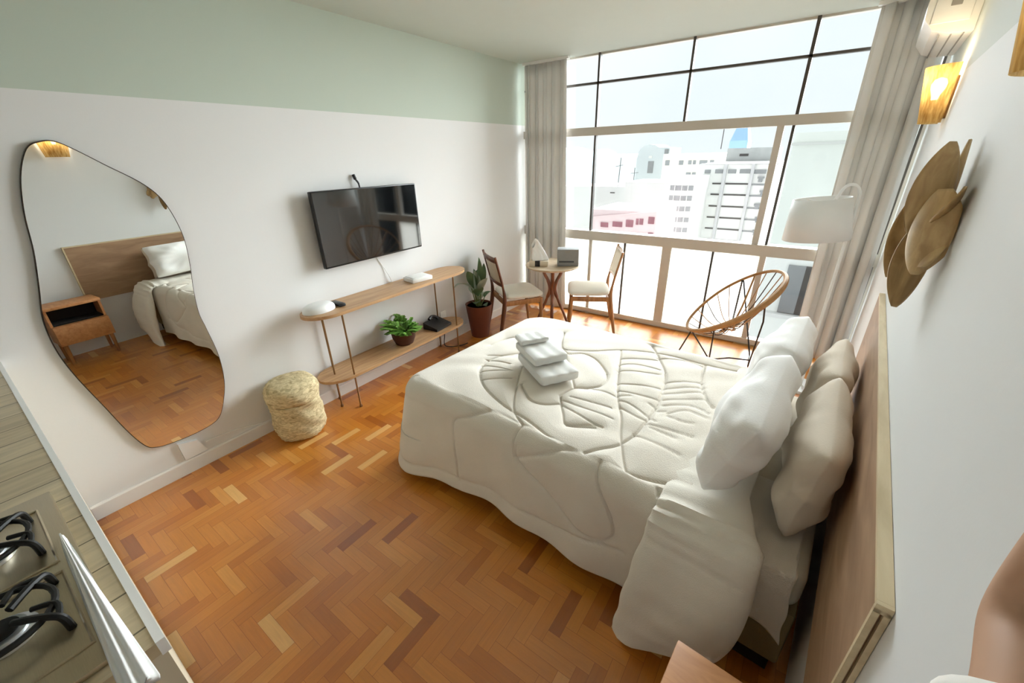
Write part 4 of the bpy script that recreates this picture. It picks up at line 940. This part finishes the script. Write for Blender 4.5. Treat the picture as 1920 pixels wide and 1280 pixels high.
# curved-balcony block
t = thing('balcony_block', 'white building with curved balcony bands beside the ribbon-window block', 'building', (-7.1, 40, -45)); 
def arcpts(z, r): return None
b = MB(); b.prism([(-1.15, .4), (-.75, .12), (-.2, 0), (.4, .0), (1.15, .25), (1.15, 6), (-1.15, 6)], 0, 44.6, lambda u, v, d: (u, v, d)); b.build('wall', M['bwhite'], t, smooth=False)
for z in (-1.0, -1.85, -2.75, -3.7, -4.6, -5.6):
    b = MB(); b.prism([(-1.05, .34), (-.75, .10), (-.2, -.03), (.4, -.03), (1.05, .19), (1.05, .25), (-1.05, .5)], 45 + z - .42, 45 + z, lambda u, v, d: (u, v, d)); b.build('balcony_band', M['bwin'], t, smooth=False)
    for x in (-.5, .1, .62):
        b = MB(); b.box(x, x + .05, -.06, .2, 45 + z - .42, 45 + z); b.build('band_post', M['bwhite'], t, smooth=False)
# pink low building
w = [(-10.1, -9.5, -3.36, -3.02, 'bwin_p'), (-9.15, -8.4, -3.27, -2.9, 'bwin_p'), (-8.12, -7.58, -3.22, -2.72, 'bwin_p'), (-7.38, -7.2, -3.02, -2.6, 'bwin_p'), (-7.12, -6.86, -3.0, -2.58, 'bwin_p'), (-6.5, -6.08, -2.9, -2.42, 'bwin_p'), (-6.42, -6.05, -3.9, -3.5, 'bwin_p'), (-7.6, -7.1, -4.0, -3.6, 'bwin_p')]
t, ox, oz = tower('pink_house', 'low pink building with small rosy windows outside', -10.9, -5.95, 30, 5, -2.08, 'bpink', w)
b = MB(); b.add([(-10.95 - ox, -.15, -2.72 - oz), (-5.9 - ox, -.15, -2.08 - oz), (-5.9 - ox, 5, -2.08 - oz), (-10.95 - ox, 5, -2.72 - oz), (-10.95 - ox, -.15, -2.64 - oz), (-5.9 - ox, -.15, -2.0 - oz), (-5.9 - ox, 5, -2.0 - oz), (-10.95 - ox, 5, -2.64 - oz)],
                [(0, 1, 2, 3), (4, 5, 6, 7), (0, 1, 5, 4), (1, 2, 6, 5), (2, 3, 7, 6), (3, 0, 4, 7)]); b.build('roof_edge', M['bpink'], t, smooth=False)
for nm, lb, x0, x1, y, dp, z1, m_, ws in (
        ('low_house', 'low white flat-roofed building beyond the pink building', -21.8, -15.4, 55, 8, -2.28, 'bwhite', [(-19.8, -19.15, -3.12, -3.0, 'bwin_d'), (-17.4, -16.7, -2.95, -2.75, 'bwin_d')]),
        ('office_block', 'white block with square windows behind the ribbon-window block', -17.7, -9.5, 70, 9, 1.45, 'bwhite2', [(-17.3, -16.65, -.17, .55, 'bwin'), (-15.25, -14.6, -.1, .52, 'bwin'), (-13.9, -13.4, -.05, .5, 'bwin'), (-13.2, -12.8, -.05, .5, 'bwin'), (-12.3, -11.2, -.05, .48, 'bwin'), (-10.85, -10.3, -.05, .5, 'bwin'), (-14.0, -13.3, -1.75, -1.15, 'bwin'), (-13.1, -12.6, -1.75, -1.15, 'bwin')]),
        ('side_wing', 'plain pale wing between the balcony building and the low white house', -15.2, -9.9, 48, 6, -1.25, 'bwhite', []),
        ('white_block', 'plain white building seen through the leftmost pane', -46.0, -36.0, 90, 10, -4.9, 'bwhite', []),
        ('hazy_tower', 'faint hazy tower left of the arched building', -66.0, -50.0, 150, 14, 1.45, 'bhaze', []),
        ('glass_tower', 'slender blue glass tower far behind the white blocks', -30.0, -23.4, 200, 10, 5.2, 'bblue', [])):
    t, ox, oz = tower(nm, lb, x0, x1, y, dp, z1, m_, ws)
    if nm == 'glass_tower':
        b = MB(); b.add([(-29.9 - ox, 0, 5.2 - oz), (-23.5 - ox, 0, 5.2 - oz), (-23.5 - ox, 9, 5.2 - oz), (-29.9 - ox, 9, 5.2 - oz), (-28.6 - ox, 1.5, 9.9 - oz), (-24.6 - ox, 1.5, 9.9 - oz), (-24.6 - ox, 8, 9.9 - oz), (-28.6 - ox, 8, 9.9 - oz)],
                        [(0, 1, 2, 3), (4, 5, 6, 7), (0, 1, 5, 4), (1, 2, 6, 5), (2, 3, 7, 6), (3, 0, 4, 7)]); b.build('crown', M['bblue'], t, smooth=False)
# arched building
t = thing('arched_building', 'pale grey building with a rounded arched top', 'building', (-22.2, 80, -45))
out = [(-3.2, 0)] + [(-3.2, 45.6), (-3.05, 46.6), (-2.6, 47.4), (-1.9, 47.9), (-1.0, 48.05), (-.1, 47.95), (.6, 47.55), (2.6, 47.4), (2.6, 46.1), (3.3, 46.0), (3.3, 0)]
b = MB(); b.prism(out, 0, 7, lambda u, v, d: (u, d, v)); b.build('wall', M['bgrey'], t, smooth=False)
for x0, x1, z0, z1, m_ in ((-1.0, .0, 43.3, 45.3, 'bwin'), (-1.0, -.4, 45.8, 46.2, 'bwhite'), (1.7, 2.4, 46.3, 47.2, 'bwin')):
    b = MB(); b.box(x0, x1, -.1, .05, z0, z1); b.build('window', M[m_], t, smooth=False)
# near building through the right-hand pane
t, ox, oz = tower('neighbour_house', 'pale green facade of a close building seen through the right-hand pane', 2.14, 6.5, 12, 5, 2.06, 'bgreen', [(2.66, 3.02, -2.08, -.86, 'bwin'), (3.02, 3.6, -2.08, -.86, 'bwin_d'), (3.25, 3.6, .5, 1.3, 'bwin')])
b = MB(); b.box(2.10 - ox, 6.6 - ox, -.12, .02, 1.80 - oz, 1.86 - oz); b.box(2.10 - ox, 6.6 - ox, -.2, .02, -2.2 - oz, -2.1 - oz); b.build('ledge', M['bwhite'], t, smooth=False)
# roof masts
for k, (x, y, z0, z1) in enumerate(((-7.3, 56.6, 1.9, 4.0), (-19.0, 55.5, -2.3, 1.2), (-16.9, 55.5, -2.3, 0.0))):
    b = MB(); b.tube([(0, 0, 0), (.15 if k == 1 else 0, 0, z1 - z0)], .05, 6)
    if k: b.tube([(-.5, 0, (z1 - z0) * .7), (.5, 0, (z1 - z0) * .75)], .03, 6)
    o = b.build('roof_antenna', M['bwin_d']); o.location = (x, y, z0)
    tag(o, ('thin mast on the weathered roof house', 'tall crooked antenna on the low white building', 'short antenna on the low white building')[k], 'antenna', 'roof antennas outside')
# hills and ground
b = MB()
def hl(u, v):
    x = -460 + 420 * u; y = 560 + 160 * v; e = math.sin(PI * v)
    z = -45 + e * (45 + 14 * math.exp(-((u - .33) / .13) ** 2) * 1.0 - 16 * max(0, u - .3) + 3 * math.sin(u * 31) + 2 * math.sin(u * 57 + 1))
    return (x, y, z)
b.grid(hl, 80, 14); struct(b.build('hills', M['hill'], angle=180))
b = MB(); b.box(-500, 200, 6, 900, -46, -45); struct(b.build('ground', M['ground'], smooth=False))

# ================================================================== SKY, SUN, CAMERA
SKY, SUN, EXPO = .80, 26.0, .50
w = bpy.data.worlds.new('world'); SC.world = w; w.use_nodes = True; nt = w.node_tree; nt.nodes.clear()
out = nt.nodes.new('ShaderNodeOutputWorld'); bg = nt.nodes.new('ShaderNodeBackground'); tc = nt.nodes.new('ShaderNodeTexCoord')
nz = nt.nodes.new('ShaderNodeTexNoise'); nz.inputs['Scale'].default_value = 2.2; nz.inputs['Detail'].default_value = 4
cr = nt.nodes.new('ShaderNodeValToRGB'); cr.color_ramp.elements[0].position = .38; cr.color_ramp.elements[1].position = .62
cr.color_ramp.elements[0].color = (.88, .94, .97, 1); cr.color_ramp.elements[1].color = (.97, .985, 1.0, 1)
nt.links.new(tc.outputs['Generated'], nz.inputs['Vector']); nt.links.new(nz.outputs['Fac'], cr.inputs['Fac'])
nt.links.new(cr.outputs['Color'], bg.inputs['Color']); bg.inputs['Strength'].default_value = SKY; nt.links.new(bg.outputs[0], out.inputs[0])
sd = bpy.data.lights.new('sun', 'SUN'); sd.energy = SUN; sd.angle = math.radians(85); sd.color = (.94, .975, 1)
so = bpy.data.objects.new('sun', sd); COL.objects.link(so)
so.rotation_euler = Vector((-.25, -1, -.62)).to_track_quat('-Z', 'Y').to_euler()

cam = bpy.data.cameras.new('camera'); co = bpy.data.objects.new('camera', cam); COL.objects.link(co); SC.camera = co
cam.sensor_fit = 'HORIZONTAL'; cam.sensor_width = 36; cam.lens = 759.5933 / 1920 * 36; cam.clip_start = .01; cam.clip_end = 2000
r_ = Vector((.818064, .574646, -.023516)); u_ = Vector((-.221698, .352810, .909051)); f_ = Vector((-.530680, .738449, -.416020))
mw = Matrix((( r_.x, u_.x, -f_.x, 2.7908), (r_.y, u_.y, -f_.y, 0), (r_.z, u_.z, -f_.z, 1.736), (0, 0, 0, 1))); co.matrix_world = mw

SC.view_settings.view_transform = 'Standard'; SC.view_settings.look = 'None'; SC.view_settings.gamma = 1; SC.view_settings.exposure = EXPO
SC.view_settings.use_curve_mapping = False
SC.cycles.max_bounces = 12; SC.cycles.diffuse_bounces = 6; SC.cycles.transparent_max_bounces = 16; SC.cycles.sample_clamp_indirect = 6
